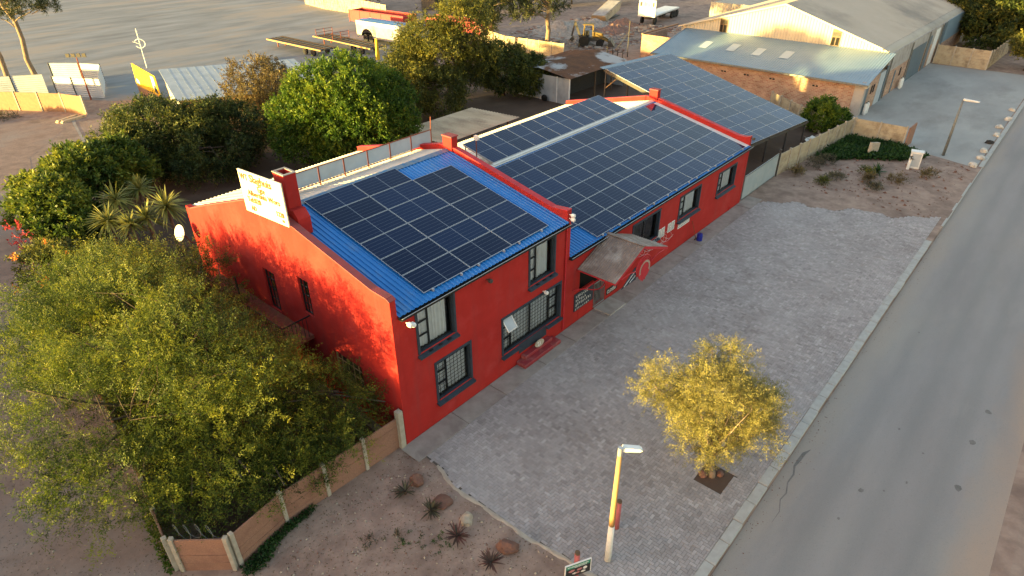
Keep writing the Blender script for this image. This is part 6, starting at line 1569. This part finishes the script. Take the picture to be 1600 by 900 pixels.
sk_ = thing('skip_body', (84.5, 48.0, 0), R(15), 'pale tipped steel skip lying on the rubble', 'skip')
MB().prism([(-4.0, -1.2, .9), (-3.2, -1.2, .1), (3.2, -1.2, .9), (4.2, -1.2, 2.2)], (0, 2.4, 0)).build('body', M['fawnroof'], sk_); MB().box(-3.6, 3.9, -1.1, 1.1, 0, .1).build('skid', M['steel'], sk_)
bp = MB(); bp.prism([(-3.9, -1.0, .98), (-3.9, 1.0, .98), (4.0, 1.0, 2.23), (4.0, -1.0, 2.23)], (0, 0, .03)); bp.build('inside', M['cement'], sk_)
def heap(c, r, h, m, label, seed):
    N = 22; mb = MB(); rg = np.random.default_rng(seed); g = np.zeros((N, N))
    for i in range(N):
        for j in range(N):
            x, y = (i/(N-1)-.5)*2, (j/(N-1)-.5)*2; d = math.hypot(x, y)
            g[i, j] = max(-.02, h*(math.exp(-2.2*d*d)-.11)*(1+.35*noise.noise(Vector((x*3+seed, y*3, 0))))+.06*rg.normal()*(d < .9))
    for i in range(N-1):
        for j in range(N-1):
            f = lambda a, b_: (c[0]+(a/(N-1)-.5)*2*r[0], c[1]+(b_/(N-1)-.5)*2*r[1], g[a, b_])
            mb.quad(f(i, j), f(i+1, j), f(i+1, j+1), f(i, j+1))
    me = mb.mesh('rubble_heap', m, False, (c[0], c[1], 0)); o = link_mesh('rubble_heap', me, None, (c[0], c[1], 0)); return tag(o, label, 'rubble', 'rubble heaps')
M['rubble'] = mat('grey_rubble', (.36, .31, .27), (.22, .18, .16), 1.6, .95, .6, 3, c3=(.42, .38, .34), s3=3)
M['brickrubble'] = mat('brick_rubble', (.28, .15, .11), (.17, .11, .09), 2.0, .95, .6, 4)
heap((70, 46, 0), (5, 5, 0), 1.8, M['rubble'], 'grey rubble heap left of the backhoe', 1); heap((76, 40.8, 0), (3.5, 3, 0), 1.0, M['brickrubble'], 'reddish brick heap right of the backhoe', 2); heap((81, 42.6, 0), (3, 2.6, 0), 1.0, M['brickrubble'], 'brick heap beside the flatbed trailer front', 3); heap((74, 47.5, 0), (4, 3, 0), 1.1, M['rubble'], 'low grey heap behind the backhoe', 4); heap((78.5, 46, 0), (3, 3, 0), .9, M['rubble'], 'pale heap in front of the skip', 5)
def debris(n, seed, region, sizes, m, label):
    rg = random.Random(seed); mb = MB()
    for i in range(n):
        x, y = rg.uniform(*region[0]), rg.uniform(*region[1]); s = rg.uniform(*sizes)
        mb.box(-s, s, -s*rg.uniform(.3, 1), s*rg.uniform(.3, 1), 0, s*rg.uniform(.2, .8), Matrix.Translation((x, y, .0)) @ Matrix.Rotation(rg.uniform(0, 3), 4, 'Z') @ Matrix.Rotation(rg.uniform(-.3, .3), 4, 'X'))
    return tag(mb.build('debris', m), label, 'debris', kind='stuff')
debris(420, 5, ((62, 84), (33, 52)), (.08, .4), M['rubble'], 'broken concrete bits scattered over the rubble yard'); debris(260, 6, ((62, 84), (32, 52)), (.06, .3), M['brickrubble'], 'broken brick bits scattered over the rubble yard')
bw = thing('roofless_wall', (63.2, 28.4, 0), 0, 'sunlit roofless brick wall left of the lean-to roof', 'wall')
MB().box(0, 5.6, -.3, 0, 0, 2.6).build('face', M['brick'], bw); MB().box(-.25, 0, -6.0, .0, 0, 2.7).build('return_wall', M['brick'], bw); MB().box(0, 9.0, .003, .25, 2.605, 2.75).build('coping', M['orangefence'], bw)
dp = thing('lattice_mast', (62.2, 29.8, 0), 0, 'thin dark mast with a leaning stay beside the roofless wall', 'mast'); MB().tube([(0, 0, 0), (0, 0, 4.2)], .05, 6).build('mast', M['steel'], dp); MB().tube([(-1.8, 1.3, 0), (0, 0, 3.0)], .03, 5).build('stay', M['steel'], dp)
rk = thing('steel_rack', (58.8, 30.6, 0), R(-20), 'low dark steel rack beside the shed ridge', 'rack')
for i in range(5): MB().bar((i*.8, 0, 0), (i*.8, 0, 1.6-.25*i), .07).build('upright', M['steel'], rk)
for i in range(4): MB().bar((i*.8, 0, 1.0-.15*i), (i*.8+.8, 0, 1.0-.15*i), .06).build('rail', M['steel'], rk)
# far building behind the warehouse and clutter at the top edge
fb = thing('far_store', (90, 30, 0), 0, 'cream ribbed store wall behind the warehouse at the top edge', 'building')
b = MB(); b.corr((86, 30.8, 0), (0, -6.5, 0), (0, 0, 3.8), .4, .06, box=True); b.build('ribbed_wall', M['cream'], fb, world=True)
MB().box(86.1, 100, 24.3, 30.7, 3.5, 3.7).build('roof', M['beigeroof'], fb, world=True); MB().box(85, 92, 20.5, 24.0, 0, 2.6).build('annex_wall', M['orangefence'], fb, world=True)
for i, (x, y, w, h, m, lab) in enumerate(((80, 84, 5, 2.6, 'galvdull', 'grey box store at the top edge left of the gum tree'), (74, 78, 4, 2.2, 'steel', 'dark low hut at the top edge above the red trailers'), (88, 82, 6, 3.0, 'cream', 'pale hut at the top edge above the gum tree'), (68, 92, 3, 2.6, 'orangefence', 'orange hut at the top edge'))):
    t = thing('yard_hut', (x, y, 0), R(20), lab, 'hut', 'huts beyond the yard'); MB().box(-w/2, w/2, -w/3, w/3, 0, h).build('walls', M[m], t); MB().prism([(-w/2-.2, -w/3-.2, h), (-w/2-.2, 0, h+.7), (-w/2-.2, w/3+.2, h)], (w+.4, 0, 0)).build('roof', M['galv'], t); MB().box(-.45, .45, -w/3-.03, -w/3-.001, 0, 2.0).build('door', M['steel'], t)
for i, (x, y) in enumerate(((66, 88), (78, 74), (84, 66), (94, 62), (100, 56), (72, 64))):
    tree('yard_tree', (x, y, 0), (x, y, 1.5), [((x, y, 3.2), (2.6, 2.6, 2.2)), ((x+1.6, y-1.2, 2.8), (2.0, 2.0, 1.7))], ['small tree at the far left of the yard edge', 'bushy tree above the red trailers', 'bushy tree behind the gum tree top', 'dark tree behind the skip', 'dark tree behind the flatbed trailer', 'scrubby tree behind the tall pines'][i], 'tree', 'lf_gum' if i % 2 == 0 else 'lf_dark', 'bark', 1100, 8, .34, .14, .6, 210+i, r0=.14, nb=2, nt=3, group='trees along the far yard edge', gap=-.5, fill=.5)

# made-up long low store, added out of view to the west to shade the paving
ls_ = thing('added_shade_store', (-24, -5.5, 0), 0, 'added long low brick store, out of view west of the lane, shading the paving', 'building')
MB().box(-6, 0, 0, 52, 0, 3.0).build('wall', M['brick'], ls_)
b = MB(); b.prism([(-6.3, -.3, 3.002), (.3, -.3, 3.002), (.3, -.3, 3.12), (-3, -.3, 3.25), (-6.3, -.3, 3.12)], (0, 52.6, 0)); b.build('roof', M['galvdull'], ls_)
for i in range(9):
    y = 3+5.4*i; w = MB().box(.002, .04, y, y+1.4, 1.0, 2.2).build('window', M['slate'], ls_); MB().box(.042, .05, y+.08, y+1.32, 1.08, 2.12).build('pane', M['dark'], w)
for y in (6.2, 24.0, 41.0): MB().box(.002, .05, y, y+.95, 0, 2.1).build('door', M['darkgrey'], ls_)
